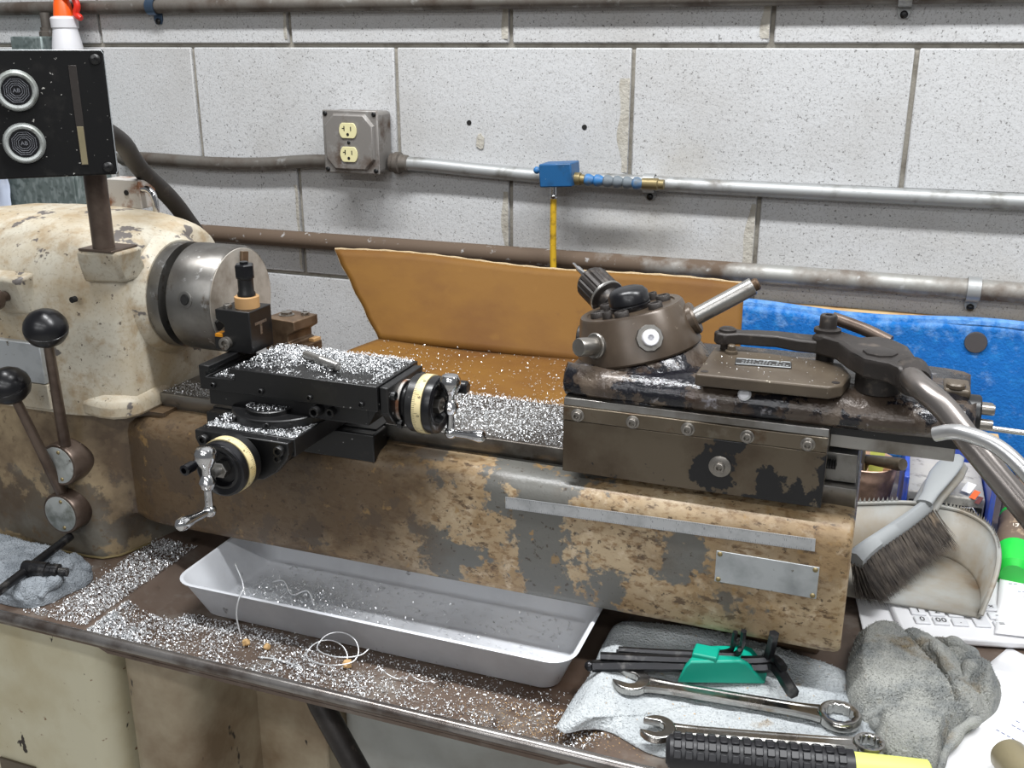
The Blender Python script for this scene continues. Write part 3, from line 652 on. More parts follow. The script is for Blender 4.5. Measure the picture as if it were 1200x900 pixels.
MB().prism([(.0278, .0115), (.0338, .0115), (.0338, .049), (.0278, .049)], c0+fn*.0008, fx, (0, 0, 1), fn*.0005).build('slider', M['plastic_amber'], sl, bevel=.0003)
pc = V(-.806, .877, 0)
MB().cyl((pc.x, pc.y, -.2125), (pc.x, pc.y, -.126), .0118, n=24).build('post', M['rodsteel'], cb)
tag(MB().tube(spline([(-.797, .885, -.085), (-.815, .925, -.098), (-.842, .97, -.112), (-.868, 1.01, -.130), (-.885, 1.05, -.155), (-.885, 1.09, -.188), (-.884, 1.12, -.222), (-.883, 1.145, -.262), (-.89, 1.16, -.34), (-.93, 1.17, -.45), (-.95, 1.18, -.598)], 6), .0112, 16).build('cable', M['rubber']),
    'thick black cable arching from the control box behind the headstock', 'cable')

# ================================================================ CROSS SLIDE with compound
xs_ = thing('cross_slide', 'black compound cross slide with two ivory graduated dials on the bed', 'cross slide', (-.585, .90, -.418))
MB().loft([[V(x, y, z) for y, z in ((.905, -.414), (.900, -.40), (.900, -.391), (1.0465, -.391), (1.0465, -.3915), (.918, -.3915), (.918, -.414))] for x in (-.70, -.492)]).build('saddle', M['black'], xs_, bevel=.001)
MB().box(-.700, -.488, .886, .917, -.424, -.3925).build('saddle_gib', M['black'], xs_, bevel=.0015)
MB().box(-.641, -.531, .803, 1.04, -.391, -.372).build('slide', M['black'], xs_, bevel=.0012)
MB().box(-.625, -.547, .81, 1.03, -.402, -.391).build('slide_dovetail', M['black'], xs_)
br = [(-.056, .0), (.054, .0), (.054, -.012), (.050, -.020), (.038, -.034), (.022, -.044), (0, -.047), (-.022, -.044), (-.038, -.034), (-.052, -.018), (-.056, -.01)]
MB().prism(br, (-.586, .803, -.3725), (1, 0, 0), (0, 0, 1), (0, -.011, 0)).build('front_bracket', M['black'], xs_, bevel=.0012)
for x, z, r in ((-.630, -.381, .0055), (-.541, -.381, .0055), (-.5435, -.3895, .0042)):
    inst(SOCKETB, 'screw', (x, .792, z), (0, -1, 0), xs_, r)
def dial(parent, p, d, r, band0=.017):
    p = Vector(p); d = Vector(d)
    sl_ = MB().lathe(p, d, [(0, r*.72), (.004, r*.72), (.0045, r*.62), (.012, r*.62), (.012, r*.95), (.014, r), (band0+.012, r), (band0+.0125, r*.6)], 48).build('dial_drum', M['black'], parent)
    b0 = band0+.012
    bd = MB().lathe(p+d*b0, d, [(0, r*.7), (0, r*1.02), (.0095, r*1.02), (.0095, r*.7)], 64).build('graduated_band', M['bandivory'], parent)
    u, v, _ = basis(d); k = MB()
    for i in range(100):
        a = 2*PI*i/100; h = .0062 if i % 10 == 0 else (.0045 if i % 5 == 0 else .003)
        n = u*math.cos(a)+v*math.sin(a); t = u*-math.sin(a)+v*math.cos(a); q = p+d*(b0+.0002)+n*r*1.0215
        k.add([q-t*.00018, q+t*.00018, q+t*.00018+d*h, q-t*.00018+d*h], [(0, 1, 2, 3)])
        if i % 10 == 0:
            txt(str(i//10), .0046, None, parent, q+d*.0068+t*.0026, t, d, joined=k, lift=.0001)
    k.build('graduations', M['ink'], bd, smooth=0)
    b1 = b0+.0095
    MB().lathe(p+d*b1, d, [(0, r*.7), (0, r*.98), (.004, r), (.0085, r*.97), (.0095, r*.90), (.0085, r*.86), (.0075, r*.72), (.0085, r*.66), (.0085, r*.62), (.002, r*.54), (.002, .001)], 48).build('dial_face', M['plastic'], parent)
    e = p+d*b1
    MB().lathe(e+d*.002, d, [(0, .0085), (.008, .0085), (.0085, .008), (.0085, .001)], 6).build('hex_nut', M['steel'], parent)
    MB().cyl(e+d*.01, e+d*.020, .0042).build('screw_shaft', M['steel'], parent)
    return e
def crank(parent, c, axis, arm, hd, up=.029, dn=.030, ln=.036):
    c = Vector(c); arm = Vector(arm).normalized(); hd = Vector(hd).normalized()
    cr = MB().lathe(c-arm*dn, arm, [(0, .0042), (dn-.008, .0040), (dn-.006, .0062), (dn, .0085), (dn+.006, .0062), (dn+.008, .0045), (dn+up-.014, .0048), (dn+up-.009, .0085), (dn+up-.003, .0108), (dn+up+.003, .0105), (dn+up+.0065, .0080), (dn+up+.0075, .0045), (dn+up+.0075, .0001)], 24).build('crank_arm', M['chrome'], parent)
    MB().ball(c-arm*dn, .0066, 18).build('crank_knuckle', M['chrome'], cr)
    e = c-arm*dn
    MB().lathe(e, hd, [(.004, .0035), (.008, .0042), (ln*.55, .0044), (ln*.75, .0058), (ln*.92, .0068), (ln*1.05, .0058), (ln*1.12, .003), (ln*1.14, .0001)], 20).build('crank_handle', M['chrome'], cr)
e = dial(xs_, (-.586, .796, -.3935), (0, -1, 0), .0285, .012)
crank(xs_, (-.5865, .7345, -.3985), (0, -1, 0), (.03, 0, 1), (-.16, -1, .02), ln=.037)
MB().lathe((-.612, .762, -.390), (0, -1, 0), [(0, .004), (.016, .004), (.016, .0055), (.028, .0055), (.029, .003), (.022, .003), (.022, .0001)], 16).build('lock_screw', M['plastic'], xs_)
# swivel base
MB().lathe((-.585, .868, -.3722), (0, 0, 1), [(0, .053), (.0085, .053), (.0095, .052), (.0095, .001)], 64).build('swivel_ring', M['black'], xs_)
MB().lathe((-.588, .850, -.3627), (0, 0, 1), [(0, .0255), (.004, .0255), (.0048, .0245), (.0048, .001)], 40).build('swivel_cap', M['black'], xs_)
for a in (-125, -75): inst(SOCKETB, 'screw', (-.585+.0525*math.cos(math.radians(a)), .868+.0525*math.sin(math.radians(a)), -.3675), (math.cos(math.radians(a)), math.sin(math.radians(a)), 0), xs_, .0032)
# compound
MB().box(-.664, -.472, .849, .925, -.3665, -.3475).build('compound_base', M['black'], xs_, bevel=.0012)
MB().prism([(-.472, -.3475), (-.472, -.366), (-.462, -.3475)], (0, .849, 0), (1, 0, 0), (0, 0, 1), (0, .076, 0)).build('compound_wedge', M['black'], xs_)
cp = [(-.668, -.347), (-.457, -.347), (-.457, -.3205), (-.629, -.3205), (-.629, -.3265), (-.6235, -.3265), (-.6235, -.333), (-.660, -.333), (-.660, -.3265), (-.655, -.3265), (-.655, -.3205), (-.668, -.3205)]
MB().prism(cp, (0, .841, 0), (1, 0, 0), (0, 0, 1), (0, .094, 0)).build('compound_slide', M['black'], xs_, bevel=.0008)
for x in (-.651, -.592, -.534, -.475): inst(SOCKETB, 'set_screw', (x, .8415, -.341), (0, -1, 0), xs_, .0032)
for x, y in ((-.528, -.355), (-.513, -.3555)): inst(SOCKETB, 'gib_screw', (x, .850, y), (0, -1, 0), xs_, (.006, .006, .014) if x < -.52 else (.005, .005, .008))
MB().loft([[V(x, .888+yy, -.3385+zz) for yy, zz in ((-.043, -.010), (-.03, -.026), (-.012, -.034), (.012, -.034), (.03, -.026), (.038, -.01), (.038, .0165), (-.043, .0165))] for x in (-.4565, -.447)]).build('end_plate', M['black'], xs_, bevel=.0012)
for y, z in ((.853, -.332), (.92, -.332), (.866, -.366)): inst(SOCKETB, 'screw', (-.447, y, z), (1, 0, 0), xs_, .0048)
MB().lathe((-.447, .882, -.347), (1, 0, 0), [(0, .0225), (.003, .0225), (.004, .017), (.012, .016)], 32).build('bearing', M['rust'], xs_)
e = dial(xs_, (-.4475, .882, -.3470), (1, 0, 0), .0300, .010)
crank(xs_, (-.396, .882, -.3475), (1, 0, 0), (.0, .02, 1), (1, 0, .02), up=.027, dn=.0275, ln=.034)
MB().lathe((-.415, .905, -.333), (1, 0, 0), [(0, .004), (.018, .004), (.018, .007), (.027, .007), (.029, .005), (.029, .0001)], 18).build('lock_screw', M['plastic'], xs_)

MB().box(-.668, -.612, .945, 1.0, -.3718, -.3432).build('rear_riser', M['oldbrown'], xs_, bevel=.001)
# tool blocks
def tool_block(name, label, T, mat_, big=True):
    """block standing at matrix T; local: x right, y back, z up, base at 0"""
    t = thing(name, label, 'tool holder', T.to_translation(), 'tool holder blocks')
    def P(k):
        k.v = [T @ q for q in k.v]; return k
    out = [(-.017, 0), (.017, 0), (.017, .047), (-.017-.010, .047), (-.027, .036), (-.017, .030), (-.017, .022), (-.021, .020), (-.021, .008), (-.017, .008)]
    P(MB().prism(out, (0, -.021, 0), (1, 0, 0), (0, 0, 1), (0, .042, 0))).build('body', mat_, t, bevel=.001)
    P(MB().box(-.030, -.018, -.0225, .012, .002, .016)).build('tool_shank', M['black'] if big else M['oldbrown'], t, bevel=.0008)
    P(MB().box(-.0285, -.0195, -.0225, -.010, .0162, .0195)).build('insert', M['insert'] if big else M['tanring'], t)
    P(MB().lathe((-.0145, -.021, .010), (0, -1, 0), [(0, .007), (.006, .007), (.0065, .006), (.0065, .0035), (.003, .003), (.003, .0001)], 18)).build('clamp_screw', M['zinc'], t)
    P(MB().lathe((-.018, -.010, .047), (0, 0, 1), [(0, .0048), (.0035, .0048), (.004, .004), (.004, .0025), (.002, .0025), (.002, .0001)], 14)).build('screw', M['zinc'], t)
    if big:
        P(MB().lathe((.001, 0, .047), (0, 0, 1), [(0, .0135), (.012, .0135), (.0125, .013), (.0125, .001)], 28)).build('spacer_ring', M['tanring'], t)
        P(MB().lathe((.001, 0, .0595), (0, 0, 1), [(0, .0098), (.003, .0098), (.0055, .0085), (.019, .0085), (.020, .0098), (.0225, .0098)], 24)).build('clamp_stud', M['black'], t)
        P(MB().lathe((.001, 0, .0815), (0, 0, 1), [(0, .0108), (.012, .0108), (.0135, .0095), (.0135, .005), (.016, .005), (.016, .0001)], 6)).build('hex_head', M['plastic'], t)
        P(MB().box(.0171, .0173, -.012, .010, .030, .033)).build('engraved_mark', M['zinc'], t)
        P(MB().box(.0171, .0173, -.003, .001, .018, .030)).build('engraved_mark', M['zinc'], t)
    else:
        P(MB().lathe((.001, 0, .047), (0, 0, 1), [(0, .009), (.001, .009), (.001, .0065), (.004, .0065), (.004, .0001)], 18)).build('stud_end', M['zinc'], t)
    return t
tool_block('tool_holder', 'black tool holder block with tall hex stud and gold insert', Matrix.Translation((-.653, .914, -.3205)), M['black'])
T2 = Matrix.Translation((-.640, .972, -.3430)) @ Matrix.Rotation(math.radians(172), 4, 'Z')
tool_block('tool_holder', 'rusty brown tool holder block behind the black compound', T2, M['oldbrown'], False)
tag(MB().lathe((-.571, .897, -.3152), V(.056, -.026, 0), [(0, .0048), (.026, .0048), (.0265, .0052), (.030, .0052), (.031, .0046), (.058, .0046), (.059, .004), (.059, .0001)], 18).build('tool_bit', M['steel']), 'short round steel tool bit lying among chips on compound', 'tool bit')

# ================================================================ TURRET
tu = thing('bed_turret', 'brown tilted six station turret on a long slide with levers', 'turret', (-.155, .95, -.404))
MB().box(-.280, -.031, .8965, 1.06, -.391, -.327).build('saddle', M['apron'], tu, bevel=.0015)
MB().box(-.280, -.031, .8925, .8965, -.404, -.3495).build('apron_plate', M['apronflake'], tu, bevel=.0008)
MB().box(-.280, -.031, .8915, .8965, -.3490, -.3345).build('gib_strip', M['apron'], tu, bevel=.0008)
MB().loft([[V(x, y, z) for y, z in ((.893, -.3342), (.8945, -.327), (.91, -.3252), (.91, -.3342))] for x in (-.280, -.031)]).build('top_strip', M['steel'], tu, bevel=.0006)
for x in (-.265, -.21, -.157, -.102, -.048):
    inst(WASHER, 'washer', (x, .8916, -.3425), (0, -1, 0), tu, .0066)
    inst(SOCKET, 'screw', (x, .8908, -.3425), (0, -1, 0), tu, .0048)
inst(WASHER, 'washer', (-.125, .8925, -.376), (0, -1, 0), tu, .0105); inst(SOCKET, 'screw', (-.125, .8912, -.376), (0, -1, 0), tu, .005)
MB().box(-.036, -.004, .93, 1.04, -.391, -.362).build('rear_clamp', M['way'], tu, bevel=.001)
MB().lathe((-.034, .925, -.372), (1, 0, 0), [(i*.0012, .0052 if i % 2 else .0044) for i in range(10)]+[(.012, .0001)], 16).build('adjusting_screw', M['black'], tu)
MB().box(-.031, .077, .930, 1.02, -.357, -.3425).build('slide_bar', M['steel'], tu, bevel=.001)
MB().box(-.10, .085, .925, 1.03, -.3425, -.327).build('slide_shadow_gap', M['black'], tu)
# ram casting, tapering to the right
def rprof(s, top):
    return [(.899, -.3265), (.8945, -.322), (.893, -.315), (.897, -.306), (.908, -.298), (.925, top), (1.02, top), (1.04, -.300), (1.045, -.3265)]
rings = []
for x, top, y0 in ((-.285, -.306, .012), (-.281, -.302, .004), (-.24, -.298, 0), (-.16, -.295, 0), (-.05, -.294, 0), (.03, -.2955, .002), (.065, -.2985, .006), (.082, -.303, .012), (.088, -.309, .02)):
    rings.append([V(x, y+(y0 if y < .97 else -y0), max(-.3265, z) if True else z) for y, z in rprof(0, top)])
MB().loft(rings).build('ram_casting', M['ram'], tu, smooth=60, sub=0)
cpl = [(-.152, .8825), (-.034, .886), (-.024, .896), (-.0185, .93), (-.028, .962), (-.150, .980)]
MB().loft([[V(x, y, -.2965) for x, y in cpl], [V(x, y, -.2845) for x, y in cpl]]).build('cover_plate', M['cover'], tu, bevel=.002)
np_ = MB().loft([[V(x, y, -.2845) for x, y in ((-.122, .922), (-.071, .927), (-.073, .946), (-.124, .941))], [V(x, y, -.2836) for x, y in ((-.122, .922), (-.071, .927), (-.073, .946), (-.124, .941))]]).build('maker_plate', M['ink'], tu)
k = MB().tube([V(x, y, -.2834) for x, y in ((-.121, .923), (-.072, .928), (-.074, .945), (-.123, .940))], .0006, 5, closed=True)
for i in range(3):
    for j in range(14):
        if random.random() < .8:
            px, py = -.117+j*.0031, .9285+i*.0048+j*.0003
            k.box(px, px+random.uniform(.0012, .0026), py, py+.0016, -.2836, -.28345)
k.build('plate_marks', M['aluplate'], np_, smooth=0)
for x, y in ((-.131, .958), ): MB().lathe((x, y, -.2845), (0, 0, 1), [(0, .0062), (.003, .006), (.0035, .004), (.008, .004), (.009, .003), (.009, .0001)], 16).build('oil_cap', M['cover'], tu)
for x, y in ((-.03, .900), (-.145, .892)): MB().lathe((x, y, -.2846), (0, 0, 1), [(0, .0036), (.0004, .0036), (.0004, .0001)], 14).build('screw', M['iron'], tu)
MB().lathe((-.108, .898, -.3045), (0, -1, .55), [(0, .0058), (.002, .0062), (.0045, .0045), (.005, .0001)], 14).build('grease_nipple', M['white_pl'], tu)
# tilted pedestal and head
th = math.radians(14); ax = V(-math.sin(th), 0, math.cos(th)); e1 = V(math.cos(th), 0, math.sin(th)); e2 = V(0, 1, 0)
C = V(-.230, .97, -.2725); HH = .0225; NS = 56
def cring(c, r, sq=1.0, e=e1): return [c+e*r*math.cos(2*PI*i/NS)+e2*r*sq*math.sin(2*PI*i/NS) for i in range(NS)]
MB().loft([[V(-.212+.080*math.cos(2*PI*i/NS), .970+.074*math.sin(2*PI*i/NS), -.3265) for i in range(NS)],
           [V(-.216+.076*math.cos(2*PI*i/NS), .970+.0725*math.sin(2*PI*i/NS), -.314+.004*math.cos(2*PI*i/NS)) for i in range(NS)],
           cring(C-ax*(HH+.014), .0680), cring(C-ax*(HH+.004), .0625), cring(C-ax*(HH+.001), .0600)]).build('turret_pedestal', M['ram'], tu, smooth=50)
MB().loft([cring(C-ax*HH, .0585), cring(C-ax*HH, .0622), cring(C-ax*(HH-.002), .0632), cring(C+ax*(HH-.002), .0525), cring(C+ax*HH, .0510), cring(C+ax*HH, .0445), cring(C+ax*(HH-.0015), .044), cring(C+ax*(HH-.0015), .002)]).build('turret_head', M['turret'], tu, smooth=35)
tp = C+ax*(HH-.0015)
MB().lathe(tp, ax, [(0, .0195), (.002, .0205), (.005, .0205), (.0055, .0198), (.0065, .0198), (.007, .0205), (.016, .0200), (.0205, .0165), (.0225, .011), (.023, .0001)], 36).build('top_cap', M['plastic'], tu)
for i in range(6):
    a = math.radians(30+60*i); d = e1*math.cos(a)+e2*math.sin(a)
    inst(SOCKETBR, 'clamp_bolt', tp+d*.0345, ax, tu, (.0072, .0072, .0048))
    a2 = math.radians(60*i+4); d2 = e1*math.cos(a2)+e2*math.sin(a2)
    if i in (1, 4): inst(SOCKETBR, 'clamp_bolt', tp+d2*.0355, ax, tu, (.005, .005, .006))
def station(ph):
    a = math.radians(ph); d = e1*math.cos(a)+e2*math.sin(a); n = (d*math.cos(th)+ax*math.sin(th)).normalized()
    return C+d*.0578, n
p, n = station(-62)      # front: hex flange with pale screw
MB().lathe(p-n*.001, n, [(0, .0135), (.0032, .0135), (.0042, .0128), (.0042, .001)], 10).build('station_flange', M['steel'], tu)
st = MB().lathe(p+n*.003, n, [(0, .0080), (.005, .0080), (.0058, .0072), (.0058, .003), (.002, .0026), (.002, .0001)], 24).build('station_screw', M['white_pl'], tu)
p, n = station(-118)     # round stub tool
MB().lathe(p-n*.003, n, [(0, .0130), (.0045, .0130), (.0055, .012), (.0055, .001)], 28).build('station_flange', M['steel'], tu)
MB().lathe(p, n, [(0, .0092), (.022, .0092), (.0235, .0084), (.0235, .0001)], 28).build('stub_tool', M['steel'], tu)
p, n = station(180)
MB().lathe(p-n*.004, n, [(0, .0135), (.0055, .0135), (.0065, .0125), (.0065, .001)], 24).build('station_flange', M['iron'], tu)
p, n = station(60)
MB().lathe(p-n*.002, n, [(0, .0125), (.005, .0125), (.005, .001)], 24).build('station_flange', M['iron'], tu)
p, n = station(8)        # long boring bar
MB().lathe(p-n*.004, n, [(0, .0165), (.007, .0165), (.009, .0150), (.009, .001)], 28).build('station_flange', M['turret'], tu)
n2 = (n+V(0, .10, .08)).normalized()
MB().lathe(p+n2*.002, n2, [(0, .0088), (.064, .0088), (.065, .0080), (.065, .0001)], 28).build('boring_bar', M['steel'], tu)
MB().lathe(p+n2*.067, n2, [(0, .0062), (.004, .0066), (.006, .0050), (.006, .0001)], 12).build('bar_tip', M['oldbrown'], tu)
p, n = station(120)      # drill chuck with centre drill
p = V(-.262, 1.014, -.262); n = V(-.075, .062, .036).normalized()
MB().lathe(p-n*.004, n, [(0, .0135), (.006, .0135), (.007, .012), (.007, .001)], 24).build('station_flange', M['iron'], tu)
k = MB(); u, v, _ = basis(n); prof_ = [(.004, .0125), (.014, .0140), (.016, .0190), (.018, .0195), (.0185, .0185), (.022, .0190), (.048, .0190), (.052, .0165), (.058, .0095), (.059, .0001)]
rings = []
for t, r in prof_:
    fl_ = .021 < t < .05
    rings.append([p+n*t+(u*math.cos(2*PI*i/72)+v*math.sin(2*PI*i/72))*max(1e-5, r-(.0014 if fl_ and i % 4 == 0 else 0)) for i in range(72)])
dc = k.loft(rings, False).build('drill_chuck', M['iron'], tu, smooth=25)
MB().lathe(p+n*.017, n, [(0, .0193), (.0005, .0198), (.0025, .0198), (.003, .0190)], 48, False).build('chuck_collar', M['steel'], dc)
MB().lathe(p+n*.056, n, [(0, .0030), (.022, .0030), (.024, .0018), (.032, .0016), (.034, .0001)], 12).build('centre_drill', M['chrome'], dc)
# linkage and hand lever
def slab(poly, z0, z1, name, m, bevel=.002): return MB().loft([[V(x, y, z0) for x, y in poly], [V(x, y, z1) for x, y in poly]]).build(name, m, tu, bevel=bevel)
lk = [(-.150, .968), (-.147, .980), (-.137, .986), (-.126, .982), (-.112, .987), (-.09, .990), (-.066, .988), (-.045, .990), (-.038, .975), (-.045, .962), (-.07, .963), (-.09, .970), (-.112, .968), (-.126, .967), (-.138, .958), (-.147, .961)]
slab(lk, -.278, -.266, 'link_arm', M['iron'])
MB().lathe((-.138, .972, -.266), (0, 0, 1), [(0, .0085), (.002, .0085), (.0035, .006), (.004, .0001)], 18).build('link_pin', M['iron'], tu)
MB().cyl((-.138, .972, -.2965), (-.138, .972, -.266), .006).build('link_pivot', M['iron'], tu)
MB().cyl((-.045, .977, -.2965), (-.045, .977, -.262), .0085).build('link_pivot', M['iron'], tu)
arm = [(-.058, .972), (-.055, .986), (-.045, .992), (-.036, .988), (-.016, .970), (-.002, .978), (.016, .972), (.028, .955), (.034, .925), (.040, .898), (.036, .884), (.022, .880), (.012, .893), (-.008, .900), (-.022, .922), (-.034, .948), (-.052, .960)]
k = MB()
k.loft([[V(x, y, -.278) for x, y in arm], [V(x, y, -.262) for x, y in arm], [V(-.005+(x+.005)*.9, .935+(y-.935)*.9, -.2585) for x, y in arm]]).build('lever_casting', M['iron'], tu, bevel=.003)
MB().cyl((.005, .93, -.2965), (.005, .93, -.278), .02).build('lever_pivot_boss', M['iron'], tu)
MB().lathe((.004, .918, -.2590), (0, 0, 1), [(0, .015), (.002, .0145), (.003, .012), (.003, .0001)], 8).build('pivot_head', M['iron'], tu)
MB().lathe((-.045, .977, -.2595), (0, 0, 1), [(0, .0125), (.0035, .0125), (.0045, .0085), (.007, .0080), (.0155, .0080), (.017, .0070), (.017, .0035), (.013, .003), (.013, .0001)], 24).build('pivot_bolt', M['iron'], tu)
MB().tube(spline([(-.043, 1.004, -.252), (-.03, 1.002, -.255), (-.01, .998, -.260), (.012, .99, -.267)], 5), .0062, 12).build('rear_rod', M['rodsteel'], tu)
MB().lathe((.030, .900, -.270), V(.25, -1, -.05), [(0, .0165), (.014, .0150), (.022, .0125), (.022, .0100)], 24).build('handle_socket', M['iron'], tu)
MB().tube(spline([(.028, .895, -.268), (.036, .866, -.268), (.047, .850, -.272), (.060, .838, -.280), (.080, .82, -.299), (.120, .80, -.337), (.17, .775, -.385), (.26, .735, -.465)], 7), .0102, 20).build('lever_handle', M['handlesteel'], tu)
MB().tube(spline([(.0505, .802, -.2865), (.060, .797, -.2815), (.071, .79, -.279), (.091, .78, -.282), (.111, .77, -.295), (.14, .755, -.325), (.20, .73, -.40)], 7), .0060, 16).build('stop_handle', M['brightsteel'], tu)
# tail end of the ram
MB().box(.062, .085, .955, .99, -.305, -.296).build('end_lug', M['cover'], tu, bevel=.003)
MB().lathe((.072, .962, -.296), (0, 0, 1), [(0, .0085), (.003, .0085), (.0045, .007), (.0045, .0001)], 20).build('lug_screw', M['cover'], tu)
MB().lathe((.080, .965, -.322), (1, 0, 0), [(0, .019), (.014, .019), (.0155, .0175), (.0155, .001)], 32).build('end_collar', M['black'], tu)
for y, z in ((.958, -.313), (.956, -.327), (.975, -.317)):
    inst(SOCKET, 'collar_screw', (.0945, y, z), (1, 0, 0), tu, (.0052, .0052, .012))
MB().tube([(.09, .968, -.3335), (.20, .968, -.336), (.30, .968, -.338)], .0026, 10).build('stop_rod', M['steel'], tu)

# ================================================================ CARDBOARD splash guard behind the bed
cd_ = thing('cardboard_guard', 'bent brown cardboard sheet standing behind the lathe bed', 'cardboard', (-.45, 1.2, -.405))
def back(u, v):
    xl = -.671+(-.772+.671)*v+.0012*math.sin(v*21); xr = -.160-.008*v
    x = xl+(xr-xl)*u
    return V(x, 1.25+.06*v+.006*math.sin(u*5)*v, -.404+.114*v-.004*u*v+.003*math.sin(u*9)*v)
MB().grid(back, 60, 12).build('back_panel', M['cardboard'], cd_, solid=.004, smooth=60)
MB().tube([back(u/60, 1)+V(0, 0, .0006+.0006*math.sin(u*1.7)) for u in range(61)], .0019, 8).build('torn_edge', M['card_edge'], cd_)
MB().tube([back(0, v/14) for v in range(15)], .0012, 6).build('torn_edge', M['card_edge'], cd_)
def flap(u, v):
    xl = -.700+(.700-.671)*v; xr = -.12
    return V(xl+(xr-xl)*u, 1.049+.201*v, -.402-.002*v+.0025*math.sin(u*7+v*3)*v)
MB().grid(flap, 50, 14).build('floor_flap', M['cardboard'], cd_, solid=.004, smooth=60)
# ledge that carries the flap (rear edge of the machine's splash tray)
tag(MB().loft([[V(x, y, z) for y, z in ((1.075, -.412), (1.235, -.412), (1.235, TZ), (1.231, TZ), (1.231, -.416), (1.075, -.416))] for x in (-.655, -.10)]).build('rear_ledge', M['tray'], smooth=0), 'brown sheet steel ledge under the cardboard behind the bed', 'ledge')

# ================================================================ BAKING PAN in the tray recess
PZ = TZ-.0148; RZ = -.566
pn = thing('baking_pan', 'long shallow grey aluminium baking pan holding chips under the bed', 'pan', (-.47, .89, PZ))
def pr_(off, z, r=.022): return [V(x, y, z) for x, y in rrect(-.705+off, -.241-off, .803+off, .985-off, r, 7)]
MB().loft([pr_(.0245, PZ, .016), pr_(.021, PZ+.003, .018), pr_(.003, RZ-.003, .024), pr_(.0, RZ-.0015, .026), pr_(-.001, RZ, .027), pr_(.001, RZ+.0015, .026), pr_(.0035, RZ, .024), pr_(.023, PZ+.005, .016), pr_(.027, PZ+.002, .014)]).build('pan', M['alu'], pn, smooth=70)

# ================================================================ SOFT RAGS
def resample(poly, n):
    pts = [Vector((x, y, 0)) for x, y in poly]; pts = spline(pts+[pts[0]], 8)
    L = [0]
    for i in range(1, len(pts)): L.append(L[-1]+(pts[i]-pts[i-1]).length)
    out = []; j = 0
    for i in range(n):
        t = L[-1]*i/n
        while L[j+1] < t: j += 1
        f = (t-L[j])/max(1e-9, L[j+1]-L[j]); out.append(pts[j].lerp(pts[j+1], f))
    return out
def cloth(outline, c, hfun, nr=26, n=120, zb=TZ):
    o = resample(outline, n); c = Vector((c[0], c[1], 0)); k = MB(); rings = []
    rings.append([V(q.x, q.y, zb+.0008) for q in o])
    for i in range(nr):
        u = 1-i/nr
        rings.append([V(*(lambda w: (w.x, w.y, hfun(w.x, w.y, u)))(c+(q-c)*(u if i else 1.0))) for q in o])
    k.loft(rings, False)
    n0 = len(k.v); k.add([V(c.x, c.y, hfun(c.x, c.y, 0))], [])
    b0 = n0-n
    k.f += [(b0+j, b0+(j+1) % n, n0) for j in range(n)]
    return k
def nz(x, y, s, o=0): return noise.noise((x*s, y*s, o))
def fuzz(parent_mesh, n, hfun, outline, c, m, L0, L1, seed, name='terry_loops'):
    rs = random.Random(seed); k = MB(); o = resample(outline, 90); c = Vector((c[0], c[1], 0))
    for i in range(n):
        u = math.sqrt(rs.random())*.995; j = rs.randrange(90); q = c+(o[j].lerp(o[(j+1) % 90], rs.random())-c)*u
        z = hfun(q.x, q.y, u); a_ = rs.uniform(0, 2*PI); L_ = rs.uniform(L0, L1); nb = len(k.v)
        d_ = V(math.cos(a_)*.8, math.sin(a_)*.8, rs.uniform(.3, 1)).normalized(); s_ = V(-math.sin(a_), math.cos(a_), 0)*L_*.22
        p = V(q.x, q.y, z-.0003); k.v += [p-s_, p+s_, p+d_*L_+s_*.6, p+d_*L_-s_*.6]; k.f.append((nb, nb+1, nb+2, nb+3))
    return k.build(name, m, parent_mesh, smooth=0, kind='stuff')
tow = [(-.238, .754), (-.236, .80), (-.232, .845), (-.234, .90), (-.225, .950), (-.16, .955), (-.07, .952), (-.01, .945), (.02, .922), (.034, .87), (.055, .840), (.082, .812), (.09, .772), (.03, .752), (-.04, .760), (-.10, .752), (-.145, .747), (-.19, .764), (-.212, .760), (-.228, .748)]
def th_(x, y, u):
    e = min(1, (1-u)*9); base = TZ+.0025+.006*e
    base += .0035*e*nz(x, y, 22, 1)+.0015*e*nz(x, y, 70, 4)
    base += .010*math.exp(-((x+.225)/.03)**2)*e*(0.5+.5*math.sin((y-.76)*24))
    base += .014*math.exp(-((y-.93)/.018)**2)*e*max(0, 1-abs((x+.12)/.13))
    return max(TZ+.0008, base)
tw = thing('shop_towel', 'flat white terry shop towel under the wrenches and hex keys', 'towel', (-.08, .85, TZ))
cloth(tow, (-.08, .85), th_, 34, 160).build('cloth', M['towel'], tw, smooth=180)
fuzz(tw, 16000, th_, tow, (-.08, .85), M['towel'], .0008, .0020, 3)
rag = [(.012, .985), (.028, 1.006), (.055, 1.005), (.075, 1.010), (.102, 1.016), (.130, .995), (.150, .962), (.146, .925), (.130, .895), (.108, .862), (.094, .83), (.088, .800), (.062, .798), (.040, .815), (.036, .842), (.022, .852), (.010, .89), (.008, .94)]
def rh(x, y, u):
    e = min(1, (1-u)*5)**.55
    cr = (x-.088)*.86+(y-.93)*.50                                    # across the crease: negative = smooth near lobe
    if cr < 0: z = .027+.010*max(0, 1-((x-.045)**2+(y-.945)**2)/.008)+.003*nz(x, y, 26, 2)-.010*math.exp(-(((x-.06)*.45-(y-.868)*.9)/.007)**2)
    else:
        w_ = cr/.0135; z = .019+.011*abs(math.sin(w_*1.45+.9*nz(x, y, 18, 4)))+.006*math.sin((y-.9)*70+x*40)
        z = max(.012, z)
    z = z*min(1, .35+abs(cr)/.006) if abs(cr) < .004 else z
    z = z*e+.004
    z += .0010*e*nz(x, y, 60, 5)
    return TZ+max(.001, z)
rg = thing('shop_rag', 'crumpled grey rag with brown stains lying by the paper', 'rag', (.08, .91, TZ))
cloth(rag, (.075, .91), rh, 40, 150).build('cloth', M['rag'], rg, smooth=180)
